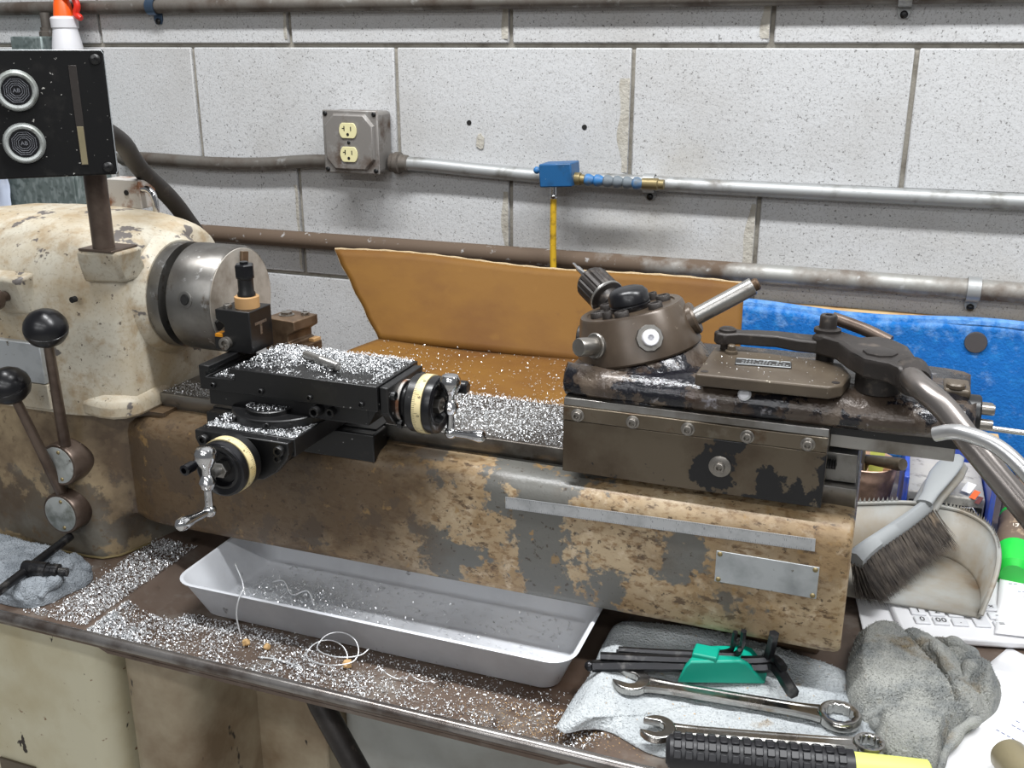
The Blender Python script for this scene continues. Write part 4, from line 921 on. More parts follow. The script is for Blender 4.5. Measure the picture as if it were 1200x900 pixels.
fuzz(rg, 12000, rh, rag, (.075, .91), M['rag'], .0008, .0020, 5)
def fold(pts, r, n_=10): 
    pp = spline(pts, 6)
    MB().tube(pp, [r*(.75+.25*math.sin(i*.9)+.35*math.sin(PI*i/(len(pp)-1))) for i in range(len(pp))], n_).build('hem_fold', M['rag'], rg, smooth=180)
fold([(.062, .988, -.586), (.074, .985, -.574), (.084, .970, -.566), (.092, .950, -.565), (.101, .930, -.571), (.108, .914, -.583)], .0058)
fold([(.088, .995, -.587), (.100, .990, -.575), (.114, .978, -.570), (.126, .962, -.573), (.136, .942, -.584)], .0060)
fold([(.112, .917, -.584), (.116, .932, -.571), (.123, .944, -.567), (.131, .934, -.573), (.133, .914, -.586)], .0066)
fold([(.036, .848, -.590), (.046, .836, -.583), (.058, .824, -.585), (.070, .814, -.591)], .0066)
fold([(.088, .803, -.594), (.098, .835, -.590), (.112, .865, -.586), (.128, .890, -.590)], .0050)
lrag = [(-1.02, .852), (-.96, .854), (-.915, .852), (-.88, .842), (-.845, .832), (-.832, .81), (-.838, .785), (-.842, .762), (-.858, .745), (-.90, .742), (-.96, .745), (-1.02, .75)]
def lh(x, y, u):
    e = min(1, (1-u)*5)**.6
    z = .006+.016*e+.006*e*nz(x, y, 30, 7)+.003*e*nz(x, y, 75, 2)
    z += .010*e*math.exp(-((x+.855)/.014)**2)-.008*e*math.exp(-((x+.872-.3*(y-.8))/.006)**2)
    return TZ+max(.001, z)
lr = thing('shop_rag', 'folded blue grey rag under the chuck key on chip tray', 'rag', (-.93, .80, TZ))
cloth(lrag, (-.93, .80), lh, 30, 120).build('cloth', M['rag_blue'], lr, smooth=180)
fuzz(lr, 7000, lh, lrag, (-.93, .80), M['rag_blue'], .0008, .0020, 6)
for pts, r in (([(-.842, .825, -.590), (-.850, .812, -.578), (-.852, .795, -.575), (-.846, .775, -.580), (-.850, .756, -.590)], .0075), ([(-.868, .838, -.590), (-.876, .822, -.580), (-.880, .805, -.578)], .0060), ([(-.862, .748, -.592), (-.885, .750, -.586), (-.915, .752, -.586), (-.95, .754, -.590)], .0060)):
    pp = spline(pts, 6); MB().tube(pp, [r*(.7+.3*math.sin(i*.8)+.3*math.sin(PI*i/(len(pp)-1))) for i in range(len(pp))], 10).build('fold', M['rag_blue'], lr, smooth=180)
ckk = thing('chuck_key', 'black steel chuck key lying on the blue grey rag', 'chuck key', (-.875, .78, -.577))
MB().lathe((-.8845, .772, -.567), V(.045, .012, -.003), [(0, .008), (.002, .009), (.028, .009), (.029, .0075), (.034, .0075), (.035, .0085), (.042, .0085), (.043, .005), (.052, .005), (.052, .0001)], 20).build('socket_body', M['hexkey'], ckk)
MB().cyl((-.876, .725, -.572), (-.884, .845, -.562), .0052, n=16).build('cross_bar', M['hexkey'], ckk)

# ================================================================ HAND TOOLS on the towel
def wrench(name, label, a, b, zc, ro, jaw, bw, tk, group):
    a = Vector((*a, zc)); b = Vector((*b, zc)); X = (b-a).normalized(); L = (b-a).length; Yv = V(0, 0, 1).cross(X)
    t = thing(name, label, 'wrench', (a+b)/2, group)
    # open jaw: C outline
    al = math.radians(15); out = []
    for i in range(15):
        q = math.radians(48+264*i/14); out.append((jaw*math.cos(q+PI+al-PI), jaw*math.sin(q+PI+al-PI)))
    pts = []
    for i in range(19):
        q = math.radians(215+al*57.3-180-205+ (410-130)*0) if False else None
    R0 = jaw; g = jaw*.46; dirm = math.radians(180-12)
    cx, sn = math.cos(dirm), math.sin(dirm)
    loc = []
    a1 = math.asin(g/R0)
    for i in range(22):
        q = a1+(2*PI-2*a1)*i/21; loc.append((R0*math.cos(q)*(1.0 if abs(q-PI) > .9 else 1.0), R0*math.sin(q)))
    loc += [(-R0*.05, -g), (-R0*.28, -g*.6), (-R0*.34, 0), (-R0*.28, g*.6), (-R0*.05, g)]
    poly = [(x*cx-y*sn, x*sn+y*cx) for x, y in loc]
    MB().prism(poly, a-V(0, 0, tk/2), X, Yv, V(0, 0, tk)).build('open_jaw', M['wrench'], t, bevel=.0015)
    s0, s1 = jaw*.8, L-ro*.85
    rings = []
    for f in (0, .06, .15, .5, .85, .94, 1):
        w_ = bw*(1.35 if f in (0, 1) else (1.12 if f in (.06, .94) else .95)); h_ = tk*.42*(1 if f < .5 else .95)
        c_ = a+X*(s0+(s1-s0)*f)+V(0, 0, tk*.0)
        rings.append([c_+Yv*w_*q[0]+V(0, 0, h_*q[1]) for q in ((-1, -.5), (-.8, -1), (.8, -1), (1, -.5), (1, .5), (.8, 1), (.45, 1), (.35, .7), (-.35, .7), (-.45, 1), (-.8, 1), (-1, .5))])
    MB().loft(rings).build('shank', M['wrench'], t, smooth=30)
    NR = 48; k = MB(); ri = ro*.66
    def ringz(r, z, star=0): return [b+X*math.cos(2*PI*i/NR)*(r-(star if i % 4 < 2 else 0))+Yv*math.sin(2*PI*i/NR)*(r-(star if i % 4 < 2 else 0))+V(0, 0, z) for i in range(NR)]
    h = tk*.62
    k.loft([ringz(ri, -h, ro*.05), ringz(ro*.9, -h), ringz(ro, -h*.6), ringz(ro, h*.6), ringz(ro*.92, h), ringz(ri*1.08, h), ringz(ri, h*.8, ro*.05), ringz(ri, -h, ro*.05)], False).build('ring_end', M['wrench'], t, smooth=40)
    return t
wrench('combination_wrench', 'long chrome combination wrench on the towel beside the hex keys', (-.186, .826), (.006, .840), -.584, .0195, .0185, .0085, .0085, 'wrenches on the towel')
wrench('combination_wrench', 'smaller chrome combination wrench next to the ribbed black grip', (-.146, .763), (.033, .806), -.5835, .0138, .0168, .0068, .0075, 'wrenches on the towel')
hk = thing('hex_key_set', 'set of black hex keys in a teal plastic holder on towel', 'hex keys', (-.13, .87, -.592))
hd = [(-.145, -.588), (-.139, -.570), (-.134, -.5635), (-.090, -.562), (-.082, -.565), (-.064, -.588)]
MB().loft([[V(x, y+.35*(x+.10), z) for x, z in hd] for y in (.860, .890)]).build('holder', M['teal'], hk, bevel=.002)
MB().box(-.134, -.110, .856, .876, -.566, -.559).build('holder_top', M['teal'], hk, bevel=.0015)
def hexk(pts, r): MB().tube(spline(pts, 5), r, 6).build('hex_key', M['hexkey'], hk, smooth=20)
hexk([(-.226, .829, -.578), (-.19, .842, -.577), (-.14, .858, -.576), (-.075, .876, -.573), (-.060, .878, -.570), (-.052, .868, -.568), (-.044, .850, -.566), (-.036, .836, -.567)], .0060)
hexk([(-.220, .836, -.570), (-.18, .846, -.569), (-.13, .860, -.568), (-.075, .875, -.565), (-.058, .876, -.560), (-.048, .860, -.558)], .0044)
hexk([(-.215, .842, -.577), (-.17, .853, -.576), (-.12, .868, -.575), (-.080, .879, -.573), (-.067, .881, -.566), (-.062, .871, -.545), (-.060, .866, -.527)], .0052)
hexk([(-.205, .848, -.566), (-.16, .858, -.565), (-.11, .87, -.563), (-.094, .873, -.561), (-.089, .870, -.548), (-.088, .866, -.530)], .0030)
hexk([(-.208, .852, -.572), (-.15, .864, -.570), (-.115, .875, -.566), (-.100, .876, -.560), (-.097, .87, -.545), (-.096, .868, -.534)], .0026)
hexk([(-.200, .858, -.575), (-.15, .868, -.573), (-.10, .880, -.566), (-.092, .876, -.556), (-.090, .862, -.549)], .0018)
MB().ball((-.2285, .8282, -.578), .0052, 12).build('ball_tip', M['hexkey'], hk)
# ribbed black handle
gp = thing('ribbed_handle', 'black ribbed plastic tool handle with lemon yellow end at tray rim', 'tool handle', (-.04, .745, -.592))
a = V(-.131, .729, -.577); b_ = V(.021, .762, -.577); d = (b_-a).normalized(); L = (b_-a).length
MB().lathe(a, d, [(0, .0001), (0, .010), (.003, .0142), (.008, .0150), (L, .0150), (L, .0001)], 28).build('core', M['grip'], gp)
yv = V(0, 0, 1).cross(d)
for i in range(15):
    for j in range(5):
        an = math.radians(30+30*j); nrm = yv*math.cos(an)+V(0, 0, math.sin(an)); tn = d.cross(nrm)
        o = a+d*(.006+i*.0097)+nrm*.0140
        MB().prism([(0, -.0034), (.0066, -.0034), (.0066, .0034), (0, .0034)], o, d, tn, nrm*.0026).build('rib', M['grip'], gp, bevel=.0006, seg=1)
MB().lathe(b_, d, [(0, .0135), (.06, .0125), (.062, .010), (.062, .0001)], 24).build('end_sleeve', M['lemon'], gp)

# ================================================================ PAPERS, CALCULATOR
def sheet(name, label, poly, z, curl=0, m='paper', marks=None):
    t = thing(name, label, 'paper', (sum(p[0] for p in poly)/4, sum(p[1] for p in poly)/4, TZ), 'loose papers')
    P = [Vector((*q, 0)) for q in poly]
    def f(u, v):
        q = (P[0]*(1-u)+P[1]*u)*(1-v)+(P[3]*(1-u)+P[2]*u)*v
        return V(q.x, q.y, z+curl*(u*u*.6+.4*v*v)*.01+.0012*nz(q.x, q.y, 18, z*90))
    MB().grid(f, 18, 18).build('sheet', M[m], t, solid=.0004, smooth=180)
    k = MB()
    for (u0, u1, v, w_) in (marks or ()):
        n_ = max(2, int((u1-u0)*26)); rs = random.Random(int(v*1000))
        for i in range(n_):
            if w_ < .02 and rs.random() < .22: continue
            ua = u0+(u1-u0)*i/n_; ub = ua+(u1-u0)/n_*(1 if w_ >= .02 or w_ < .003 else .72)
            up = V(0, 0, .0005); k.add([f(ua, v)+up, f(ub, v)+up, f(ub, v+w_)+up, f(ua, v+w_)+up], [(0, 1, 2, 3)])
    if k.f: k.build('print', M['print'], t, smooth=0, kind='stuff')
    return t, f
sheet('paper_sheet', 'white printed sheet lying under the crumpled grey rag', [(.055, .835), (.165, .765), (.27, .97), (.165, 1.045)], TZ+.0012, 0, marks=[(.3, .75, .80, .006), (.35, .9, .70, .006), (.35, .92, .66, .006), (.45, .9, .52, .006), (.45, .85, .48, .006), (.4, .9, .40, .006)])
t, f = sheet('paper_sheet', 'white printed form curling up beside the dustpan', [(.150, 1.045), (.28, 1.06), (.285, 1.22), (.165, 1.185)], -.5862, .8, marks=[(.05, .9, .93, .0028), (.08, .42, .80, .010), (.16, .40, .68, .010), (.40, .9, .90, .012), (.22, .34, .22, .02), (.36, .37, .05, .2)])
q = f(.30, .45); txt('G', .010, M['ink'], t, q+V(0, 0, .001), (1, .25, 0), (-.25, 1, 0))
sheet('paper_sheet', 'white sheet tucked under the dustpan lip near bed end', [(.020, 1.022), (.055, 1.030), (.045, 1.12), (.008, 1.10)], TZ+.004, 0)
ca = thing('calculator', 'white desktop calculator partly under the grey dustpan', 'calculator', (.10, 1.08, TZ))
cu_ = V(math.cos(math.radians(14)), math.sin(math.radians(14)), 0); cv_ = V(-cu_.y, cu_.x, 0); co = V(.079, 1.048, 0)
MB().prism([(-.026, -.029), (.118, -.029), (.118, .125), (-.026, .125)], co+V(0, 0, TZ+.002), cu_, cv_, V(0, 0, .0095)).build('case', M['calc'], ca, bevel=.003)
for r_, row in enumerate((('0', '00', '.'), ('1', '2', '3'), ('4', '5', '6'))):
    for c_, ch in enumerate(row):
        o = co+cu_*(c_*.0195)+cv_*(r_*.0178)+V(0, 0, TZ+.0115)
        kk = MB().prism([(-.0080, -.0068), (.0080, -.0068), (.0080, .0068), (-.0080, .0068)], o, cu_, cv_, V(0, 0, .0026)).build('key', M['key'], ca, bevel=.0012)
        txt(ch, .0120, M['ink'], kk, o+V(0, 0, .0028), cu_, cv_)
for (u, v, hh, ch) in ((.0620, .009, .0155, '+'), (.0820, -.0005, .0068, '='), (.0820, .0175, .0068, '-'), (.0820, .035, .0068, '\u00d7')):
    o = co+cu_*u+cv_*v+V(0, 0, TZ+.0115)
    kk = MB().prism([(-.0080, -hh), (.0080, -hh), (.0080, hh), (-.0080, hh)], o, cu_, cv_, V(0, 0, .0026)).build('key', M['key'], ca, bevel=.0012)
    txt(ch, .011, M['ink'], kk, o+V(0, 0, .0028), cu_, cv_)
mk = thing('marker', 'stubby translucent marker with neon yellow tip on the paper', 'marker', (.16, .82, TZ))
MB().lathe((.145, .838, -.583), V(.4, -1, 0), [(0, .010), (.001, .0145), (.004, .0158), (.012, .0155), (.02, .0148), (.09, .0148), (.09, .001)], 28).build('barrel', M['plastic_amber'], mk)
MB().lathe((.1446, .839, -.583), V(-.4, 1, 0), [(0, .010), (.0012, .0085), (.0016, .0001)], 18).build('tip', M['neon'], mk)

# ================================================================ DUSTPAN AND BRUSH
DZ = -.584
dpn = thing('dustpan', 'grey plastic dustpan with comb teeth leaning by the bed end', 'dustpan', (.05, 1.14, DZ))
bot = [(.133, 1.070), (.139, 1.10), (.140, 1.13), (.134, 1.165), (.120, 1.190), (.098, 1.203), (.06, 1.205), (.02, 1.190), (-.02, 1.172), (-.07, 1.15), (-.085, 1.10), (-.085, 1.066)]
top = [(.137, 1.068, .004), (.150, 1.105, .035), (.153, 1.14, .050), (.147, 1.178, .055), (.130, 1.206, .056), (.105, 1.221, .056), (.06, 1.221, .056), (.018, 1.206, .055), (-.025, 1.188, .054), (-.08, 1.165, .05), (-.098, 1.10, .03), (-.095, 1.064, .004)]
k = MB()
bt_ = spline([V(x, y, DZ) for x, y in bot], 4); tp_ = spline([V(x, y, DZ+h) for x, y, h in top], 4); n = len(bt_)
mid = [bt_[i].lerp(tp_[i], .12)+(bt_[i]-tp_[i])*.0+V(0, 0, -.003) for i in range(n)]
k.loft([bt_, mid, tp_], False, False)
m0 = len(k.v); k.v += bt_+[V(.025, 1.12, DZ-.0005)]; k.f += [(m0+i, m0+i+1, m0+n) for i in range(n-1)]+[(m0+n-1, m0, m0+n)]
k.build('scoop', M['pandust'], dpn, smooth=60, solid=.0028)
MB().tube(tp_, .0028, 8).build('rim', M['pandust'], dpn)
k = MB()
for i in range(2*4, n-8):
    for h in (0, .5):
        p0 = tp_[i].lerp(tp_[i+1], h); tn = (tp_[i+1]-tp_[i]).normalized()
        if .045 < p0.x < .098: continue
        o_ = p0+V(0, 0, .001)
        k.add([o_-tn*.0022+V(0, -.0015, 0), o_+tn*.0022+V(0, -.0015, 0), o_+tn*.0022+V(0, .0015, 0), o_-tn*.0022+V(0, .0015, 0), o_+V(0, 0, .0075)], [(0, 1, 4), (1, 2, 4), (2, 3, 4), (3, 0, 4), (0, 3, 2, 1)])
k.build('comb_teeth', M['pandust'], dpn, smooth=0, kind='stuff')
def spoon(pts, ws, tk, ups):
    rings = []; pts = [Vector(p) for p in pts]; m = len(pts)
    for i, p in enumerate(pts):
        t_ = (pts[min(i+1, m-1)]-pts[max(0, i-1)]).normalized(); s_ = t_.cross(ups).normalized(); u_ = s_.cross(t_).normalized()
        rings.append([p+s_*ws[i]*math.cos(2*PI*j/20)+u_*tk*(1 if math.sin(2*PI*j/20) > 0 else 1)*math.sin(2*PI*j/20)*min(1, ws[i]/.008) for j in range(20)])
    return MB().loft(rings)
spoon([(.070, 1.203, -.545), (.075, 1.218, -.534), (.082, 1.235, -.524), (.091, 1.255, -.515), (.101, 1.275, -.507), (.110, 1.293, -.501), (.116, 1.304, -.498)], [.019, .017, .018, .0205, .021, .016, .003], .006, V(-.3, -.2, 1)).build('handle', M['pandust'], dpn, smooth=80)
bs = thing('hand_brush', 'grey handled hand brush with dark bristles resting in the dustpan', 'brush', (.04, 1.14, -.58))
spine = spline([(.003, 1.064, -.536), (.010, 1.082, -.535), (.019, 1.10, -.533), (.032, 1.124, -.531), (.055, 1.165, -.527), (.078, 1.205, -.520)], 6)
rings = []
for i, p in enumerate(spine):
    t_ = (spine[min(i+1, len(spine)-1)]-spine[max(0, i-1)]).normalized(); s_ = V(t_.y, -t_.x, 0).normalized(); f_ = i/(len(spine)-1)
    w_ = .0105*(1-.3*f_)
    rings.append([p+s_*w_*a_+V(0, 0, b2) for a_, b2 in ((-1, -.005), (-1, .002), (-.6, .006), (.2, .007), (1, .001), (1, -.008))])
MB().loft(rings).build('brush_back', M['brushgrey'], bs, smooth=50)
spoon([(.074, 1.198, -.516), (.080, 1.213, -.510), (.086, 1.232, -.504), (.093, 1.252, -.497), (.101, 1.270, -.491), (.108, 1.286, -.487), (.112, 1.294, -.486)], [.010, .010, .0135, .0165, .016, .011, .002], .005, V(-.3, -.2, 1)).build('grip', M['brushgrey'], bs, smooth=80)
k = MB(); rs = random.Random(4)
for i in range(3600):
    f_ = rs.random()**.95; j = min(len(spine)-2, int(f_*(len(spine)-1))); p = spine[j].lerp(spine[j+1], f_*(len(spine)-1)-j)
    t_ = (spine[j+1]-spine[j]).normalized(); s_ = V(t_.y, -t_.x, 0).normalized()
    row = rs.choice((-.2, .2, .6, .95))
    p = p+s_*.010*row+t_*rs.uniform(-.002, .002)+V(0, 0, -.004)
    p.x = round(p.x/.0035)*.0035*.5+p.x*.5
    d_ = (s_*(.45+.38*row)+V(0, 0, -1.0)+t_*(.15*(f_*2-1)+rs.uniform(-.1, .1))+V(rs.uniform(-.10, .10), rs.uniform(-.10, .10), 0)).normalized()
    L_ = min((p.z-(DZ+.002))/max(.25, -d_.z), rs.uniform(.040, .050)); bend = s_*rs.uniform(.0, .006)
    r0 = .00050; u_ = d_.cross(V(0, 0, 1)).normalized(); v_ = d_.cross(u_)
    a0 = [p+(u_*math.cos(q)+v_*math.sin(q))*r0 for q in (0, 2.1, 4.2)]; m_ = p+d_*L_*.55; a1 = [m_+(u_*math.cos(q)+v_*math.sin(q))*r0*.9 for q in (0, 2.1, 4.2)]
    e_ = p+d_*L_+bend; nb = len(k.v); k.v += a0+a1+[e_]
    k.f += [(nb+q, nb+(q+1) % 3, nb+3+(q+1) % 3, nb+3+q) for q in range(3)]+[(nb+3+q, nb+3+(q+1) % 3, nb+6) for q in range(3)]
k.build('bristles', M['bristle'], bs, smooth=0, kind='stuff')

# ================================================================ CUP, BIN AND CLUTTER behind the bed end
cp_ = thing('metal_cup', 'copper tinted metal cup full of tools behind the bed end', 'cup', (.003, 1.285, TZ))
MB().lathe((.003, 1.285, TZ), (0, 0, 1), [(0, .001), (0, .027), (.002, .029), (.078, .0385), (.082, .0392), (.084, .0388), (.092, .0398), (.0945, .0405), (.0955, .0395), (.092, .0382), (.01, .028), (.004, .001)], 48).build('tumbler', M['copper'], cp_)
def item(name, label, cat, k, m): return tag(k.build(name, m), label, cat, 'tools in the cup')
item('punch', 'grey steel punch leaning across the cup rim', 'punch', MB().tube([(-.008, 1.30, -.560), (.004, 1.290, -.506), (.042, 1.252, -.492), (.047, 1.247, -.490)], [.004, .0070, .0085, .0075], 16), M['apron'])
item('scriber', 'thin steel scriber standing in the metal cup', 'scriber', MB().cyl((.004, 1.28, -.590), (-.003, 1.284, -.47), .0042), M['steel'])
item('file', 'dark flat file standing in the metal cup', 'file', MB().box(-.028, -.014, 1.278, 1.282, -.585, -.455), M['iron'])
item('file', 'second dark narrow file standing in the metal cup', 'file', MB().box(-.012, -.004, 1.297, 1.301, -.585, -.46), M['hexkey'])
item('plastic_rod', 'yellow plastic rod standing in the metal cup', 'rod', MB().box(.008, .026, 1.298, 1.303, -.585, -.495), M['lemon'])
bn = thing('blue_bin', 'blue plastic parts bin behind the dustpan handle', 'bin', (.10, 1.31, TZ))
for (x0, x1, yy) in ((.050, .056, 0), (.148, .154, 0)):
    MB().loft([[V(x0, 1.24, TZ), V(x1, 1.24, TZ), V(x1, 1.40, TZ), V(x0, 1.40, TZ)], [V(x0, 1.235, -.50), V(x1, 1.235, -.50), V(x1, 1.40, -.49), V(x0, 1.40, -.49)]]).build('side_wall', M['binblue'], bn, bevel=.0015)
MB().box(.05, .154, 1.24, 1.40, TZ, TZ+.004).build('base', M['binblue'], bn)
MB().box(.05, .154, 1.395, 1.40, TZ, -.50).build('back_wall', M['binblue'], bn)
bt2 = thing('parts_tray', 'black plastic tray with dirty clear lid in the blue bin', 'tray', (.10, 1.31, TZ+.004))
MB().box(.058, .146, 1.27, 1.385, TZ+.004, -.555).build('tray_body', M['blackpl'], bt2, bevel=.002)
MB().box(.057, .1465, 1.265, 1.388, -.555, -.530).build('clear_lid', M['clear'], bt2, bevel=.002)
MB().box(.060, .144, 1.262, 1.265, -.552, -.541).build('lid_label', M['blackpl'], bt2)
tag(MB().box(.075, .17, 1.415, 1.445, TZ, -.505).build('wood_block', M['wood'], bevel=.001), 'pale wooden block standing behind the blue bin', 'block')
lt = thing('paper_tag', 'small white and orange paper tag on the parts tray', 'tag', (.132, 1.27, -.529))
R = Matrix.Rotation(math.radians(-35), 3, 'Z') @ Matrix.Rotation(math.radians(35), 3, 'X')
MB().box(.121, .133, 1.27, 1.285, -.5215, -.521, R).build('white_end', M['paper'], lt)
MB().box(.130, .138, 1.262, 1.275, -.5262, -.5257, R).build('orange_stripe', M['label_o'], lt)
MB().box(.136, .142, 1.257, 1.268, -.5302, -.5297, R).build('maroon_stripe', M['label_d'], lt)
gt = thing('screwdriver', 'green and grimy brown screwdriver handle standing by the blue bin', 'screwdriver', (.19, 1.27, TZ))
ga = V(.176, 1.165, -.575); gb = V(.196, 1.385, -.53); gd = (gb-ga).normalized(); gl = (gb-ga).length
MB().lathe(ga, gd, [(0, .0001), (0, .014), (.006, .0205), (.012, .0215), (.042, .0215), (.045, .0205)], 28).build('green_butt', M['greenpl'], gt)
MB().lathe(ga+gd*.045, gd, [(0, .0205), (.004, .021), (.06, .021), (.064, .020)], 28).build('grip', M['dirtygrip'], gt)
MB().lathe(ga+gd*.108, gd, [(0, .0205), (.006, .0205)], 28).build('green_band', M['greenpl'], gt)
MB().lathe(ga+gd*.114, gd, [(0, .020), (.06, .018), (.066, .012), (.066, .001)], 28).build('grip_end', M['dirtygrip'], gt)
gn = V(-.25, -.45, 1).normalized(); gn = (gn-gd*gd.dot(gn)).normalized()
txt('P', .016, M['offwhite'], gt, ga+gd*.070+gn*.0212+gd.cross(gn)*.004, -gd, gd.cross(gn)*-1)
tag(MB().lathe((.188, 1.128, -.582), V(.9, .25, .1), [(0, .008), (.002, .0105)]+[(.003+.0022*i, .0115 if i % 2 else .0103) for i in range(12)]+[(.032, .010), (.032, .0001)], 24).build('knurled_knob', M['plastic']), 'black knurled knob in front of the green butt', 'knob')
tag(MB().tube([(.118, 1.232, -.53), (.130, 1.232, -.528), (.142, 1.228, -.545), (.143, 1.226, -.565)], [.001, .001, .0035, .0035], 10).build('wire_clip', M['chrome']), 'small bent wire clip beside the comb teeth', 'clip')

# ================================================================ SWARF: loose chips nobody could count
def chips(name, label, n, samp, smin, smax, m, seed, cat='chips'):
    rs = random.Random(seed); k = MB(); vs, fs = k.v, k.f
    c = 0; tries = 0
    while c < n and tries < n*30:
        tries += 1
        q = samp(rs)
        if q is None: continue
        c += 1; x, y, z = q
        L_ = rs.uniform(smin, smax); w_ = L_*rs.uniform(.22, .5)
        yaw = rs.uniform(0, 2*PI); tilt_ = rs.uniform(-.5, .6); cu__ = rs.uniform(.15, .9)*L_
        d_ = V(math.cos(yaw)*math.cos(tilt_), math.sin(yaw)*math.cos(tilt_), math.sin(tilt_)); s_ = V(-math.sin(yaw), math.cos(yaw), rs.uniform(-.6, .6)).normalized()
        o_ = V(x, y, z+abs(math.sin(tilt_))*L_*.5+.0003); nb = len(vs)
        for t_, h_ in ((-.5, 0), (0, cu__*.5), (.5, 0)):
            e_ = o_+d_*L_*t_+V(0, 0, h_); vs.append(e_-s_*w_*.5); vs.append(e_+s_*w_*.5)
        fs += [(nb, nb+1, nb+3, nb+2), (nb+2, nb+3, nb+5, nb+4)]
    me_o = k.build(name, m, smooth=0); return tag(me_o, label, cat, kind='stuff')
def tray_z(x):
    if x < -.770 or x > -.195: return TZ
    if x < -.735: return TZ-.015*(x+.770)/.035
    if x > -.228: return TZ-.015*(-.195-x)/.033
    return TZ-.015
def s_trayleft(rs):
    x = rs.uniform(-.86, -.772); y = rs.uniform(.738, .935)
    d_ = .25+.75*min(1, max(0, (x+.86)/.05)); d_ *= .6+.4*nz(x, y, 30, 1)
    if x < -.83 and y > .75 and y < .86: d_ *= .15
    if y > .862-.002 and x < -.835+.0: return None
    if rs.random() > d_: return None
    return x, y, TZ+rs.uniform(0, .004)*d_
def s_trayfront(rs):
    x = -.765+.58*rs.random()**2.1; y = rs.uniform(.738, .818)
    if x < -.70: y = rs.uniform(.735, .80)
    d_ = .55+.9*nz(x, y, 24, 3)
    if x < -.735 and y > .775: d_ *= .3
    lim = .735+.085*math.exp(-max(0, x+.62)/.12)+.028
    if y > lim and x > -.55: d_ *= .5
    if rs.random() > d_: return None
    pile = .007*math.exp(-((x+.66)/.07)**2)*max(0, 1-abs(y-.785)/.035)
    return x, y, tray_z(x)+rs.uniform(0, .0025+pile)
def s_sparse(rs):
    x = rs.uniform(-.62, -.20); y = rs.uniform(.738, .83)
    return x, y, tray_z(x)
def s_pan(rs):
    if rs.random() < .72: x = rs.gauss(-.585, .045); y = rs.gauss(.875, .03)
    else: x = rs.uniform(-.67, -.275); y = rs.uniform(.835, .95)
    if not (-.674 < x < -.272 and .834 < y < .955): return None
    pile = .012*math.exp(-((x+.60)/.045)**2-((y-.88)/.035)**2)
    return x, y, PZ+.0035+rs.uniform(0, .002+pile)
def s_comp(rs):
    x = rs.uniform(-.627, -.459); y = rs.uniform(.843, .933)
    v = (y-.843)/.09; d_ = .10+1.0*max(0, v-.22)*(1-.35*abs(x+.56)/.1)+.35*nz(x, y, 40, 2)
    if rs.random() > d_: return None
    return x, y, -.3205+rs.uniform(0, .0012+.004*max(0, v-.4))
def s_slot(rs): return rs.uniform(-.654, -.631), rs.uniform(.845, .88), -.333
def s_cross(rs):
    x = rs.uniform(-.64, -.532); y = rs.uniform(.805, .848)
    if (x+.585)**2+(y-.868)**2 < .0535**2: return None
    if rs.random() > .55+.6*nz(x, y, 60, 1): return None
    return x, y, -.372
def s_swiv(rs):
    a_ = rs.uniform(0, 2*PI); r_ = .0245*math.sqrt(rs.random()); y = .850+r_*math.sin(a_)
    if y > .848: return None
    return -.588+r_*math.cos(a_), y, -.3578
def s_rail(rs):
    x = rs.uniform(-.487, -.282); y = .9215+.122*rs.random()
    d_ = .35+.65*min(1, (y-.92)/.05)+.4*nz(x, y, 40, 6)
    if rs.random() > d_: return None
    return x, y, -.392+rs.uniform(0, .001+.004*min(1, (y-.92)/.06))
def s_railleft(rs): return rs.uniform(-.788, -.702), rs.uniform(.9215, .965), -.392+rs.uniform(0, .002)
def s_flap(rs):
    x = rs.uniform(-.66, -.28); v = rs.random()**1.7; y = 1.053+.19*v
    if rs.random() > .6+.8*nz(x, y, 18, 2): return None
    return x, y, -.399-.002*v+rs.uniform(0, .001)
def s_towel(rs):
    x = rs.uniform(-.21, .02); y = rs.uniform(.765, .93); return x, y, th_(x, y, .5)+.0002
def s_plate(rs): return rs.uniform(-.14, -.03), rs.uniform(.892, .965), -.2845
def s_tape(rs):
    x = rs.gauss(-.24, .05); y = rs.gauss(.775, .025)
    if y < .738 or y > .80 or x < -.4 or x > -.14: return None
    return x, y, tray_z(x)
chips('tray_chips', 'silver aluminium chips heaped on the tray beside the blue grey rag', 4800, s_trayleft, 0.0010, 0.0029, M['chip'], 1)
chips('front_chips', 'silver aluminium chips spilled along the tray before the pan', 9000, s_trayfront, 0.0009, 0.0029, M['chip'], 2)
chips('scattered_chips', 'sparse silver specks scattered over the front of the tray', 1050, s_sparse, 0.0007, 0.0020, M['chip'], 3)
chips('tan_crumbs', 'tan crumbs scattered on the tray near the towel corner', 1350, s_tape, 0.0005, 0.0016, M['chipdull'], 4)
chips('pan_chips', 'silver aluminium chips lying inside the baking pan', 2850, s_pan, 0.0010, 0.0035, M['chip'], 5)
chips('compound_chips', 'silver chips covering the top of the black compound', 6300, s_comp, 0.0007, 0.0023, M['chip'], 6)
chips('slot_chips', 'silver chips caught in the compound slot', 180, s_slot, 0.0007, 0.0019, M['chip'], 7)
chips('cross_slide_chips', 'silver chips on the black cross slide top', 1350, s_cross, 0.0006, 0.0019, M['chip'], 8)
chips('swivel_chips', 'silver chips on the small round swivel cap', 165, s_swiv, 0.0007, 0.0020, M['chip'], 9)
chips('way_chips', 'silver chips heaped on the bed way before the turret', 7800, s_rail, 0.0008, 0.0024, M['chip'], 10)
chips('way_end_chips', 'silver chips on the bed way below the chuck', 630, s_railleft, 0.0011, 0.0026, M['chip'], 11)
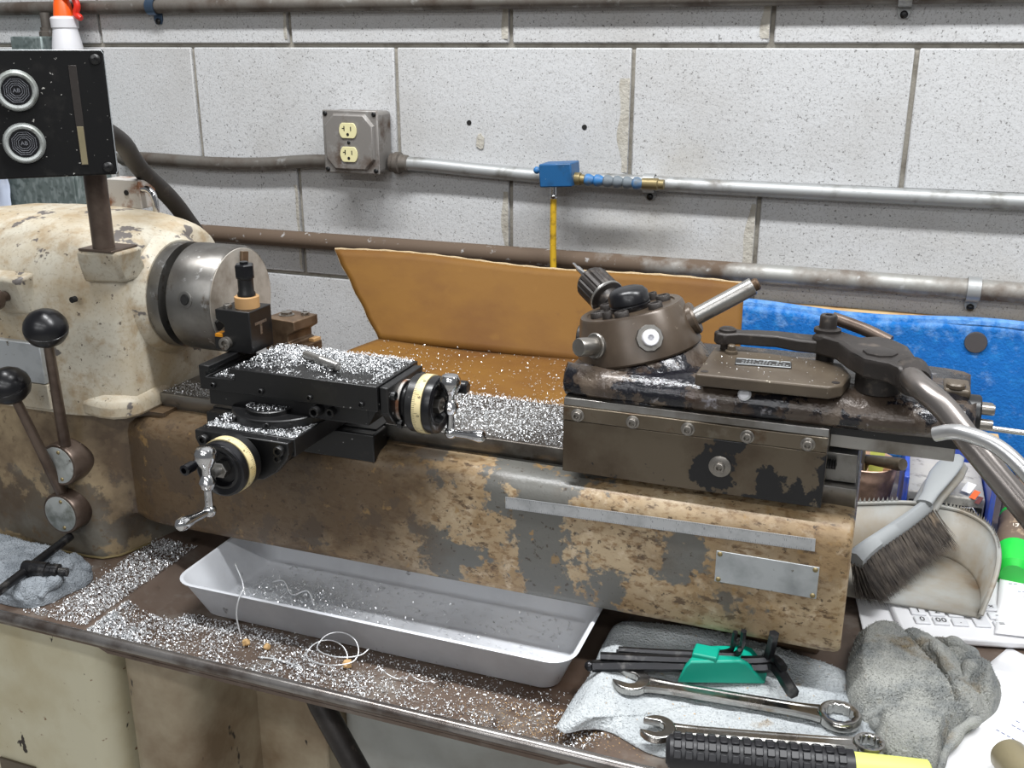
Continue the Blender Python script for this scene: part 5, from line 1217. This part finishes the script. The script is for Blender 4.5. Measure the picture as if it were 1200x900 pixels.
chips('cardboard_chips', 'silver flecks scattered over the cardboard flap', 930, s_flap, 0.0009, 0.0029, M['chip'], 12)
chips('towel_crumbs', 'small tan and rusty crumbs on the white towel', 135, s_towel, 0.0008, 0.0022, M['chipdull'], 13)
chips('plate_flecks', 'tiny pale flecks on the turret cover plate', 67, s_plate, 0.0005, 0.0016, M['chip'], 14)
def curl(label, pts, r): tag(MB().tube(spline(pts, 7), r, 6).build('swarf_curl', M['chip'], smooth=180), label, 'swarf', 'long swarf curls')
zf = TZ-.0135
cir = [(-.505+.026*math.cos(t*.55)+.0012*t, .788+.017*math.sin(t*.55), zf+.001+.0011*t+.012*max(0, math.sin(t*.55))) for t in range(24)]
curl('long thin swarf wire looped twice against the pan front', cir, .0007)
curl('straight swarf needle lying on the tray before the pan', [(-.575, .772, zf), (-.55, .774, zf+.001), (-.522, .771, zf)], .0010)
curl('swarf strand hanging over the pan rim into the pan', [(-.66, .86, RZ+.002), (-.645, .85, -.578), (-.635, .84, -.590), (-.62, .83, -.580), (-.612, .812, RZ+.006), (-.613, .800, RZ), (-.615, .795, -.585), (-.61, .793, zf+.001)], .0009)
curl('wavy swarf ribbon lying among the pan chips', [(-.64, .90, PZ+.010), (-.62, .895, PZ+.018), (-.60, .88, PZ+.012), (-.58, .882, PZ+.020), (-.565, .87, PZ+.010)], .0012)
curl('short springy swarf coil on the tray by the pan', [(-.44+.007*t+.004*math.cos(t*1.6), .784+.0012*t, zf+.005+.004*math.sin(t*1.6)) for t in range(9)], .0006)
for x, y, s_, lb in ((-.60, .787, .0045, 'rust brown crumb of bark at the pan corner'), (-.575, .789, .0040, 'pale brown crumb beside the pan front wall'), (-.478, .790, .0050, 'tan lump beside the looped swarf wire')):
    k = MB().ball((x, y, zf+s_*.6), s_, 10)
    k.v = [q+V(nz(q.x, q.y, 300, 1), nz(q.y, q.z, 300, 2), nz(q.z, q.x, 300, 3))*s_*.5 for q in k.v]
    tag(k.build('crumb', M['chipdull'], smooth=25), lb, 'crumb')
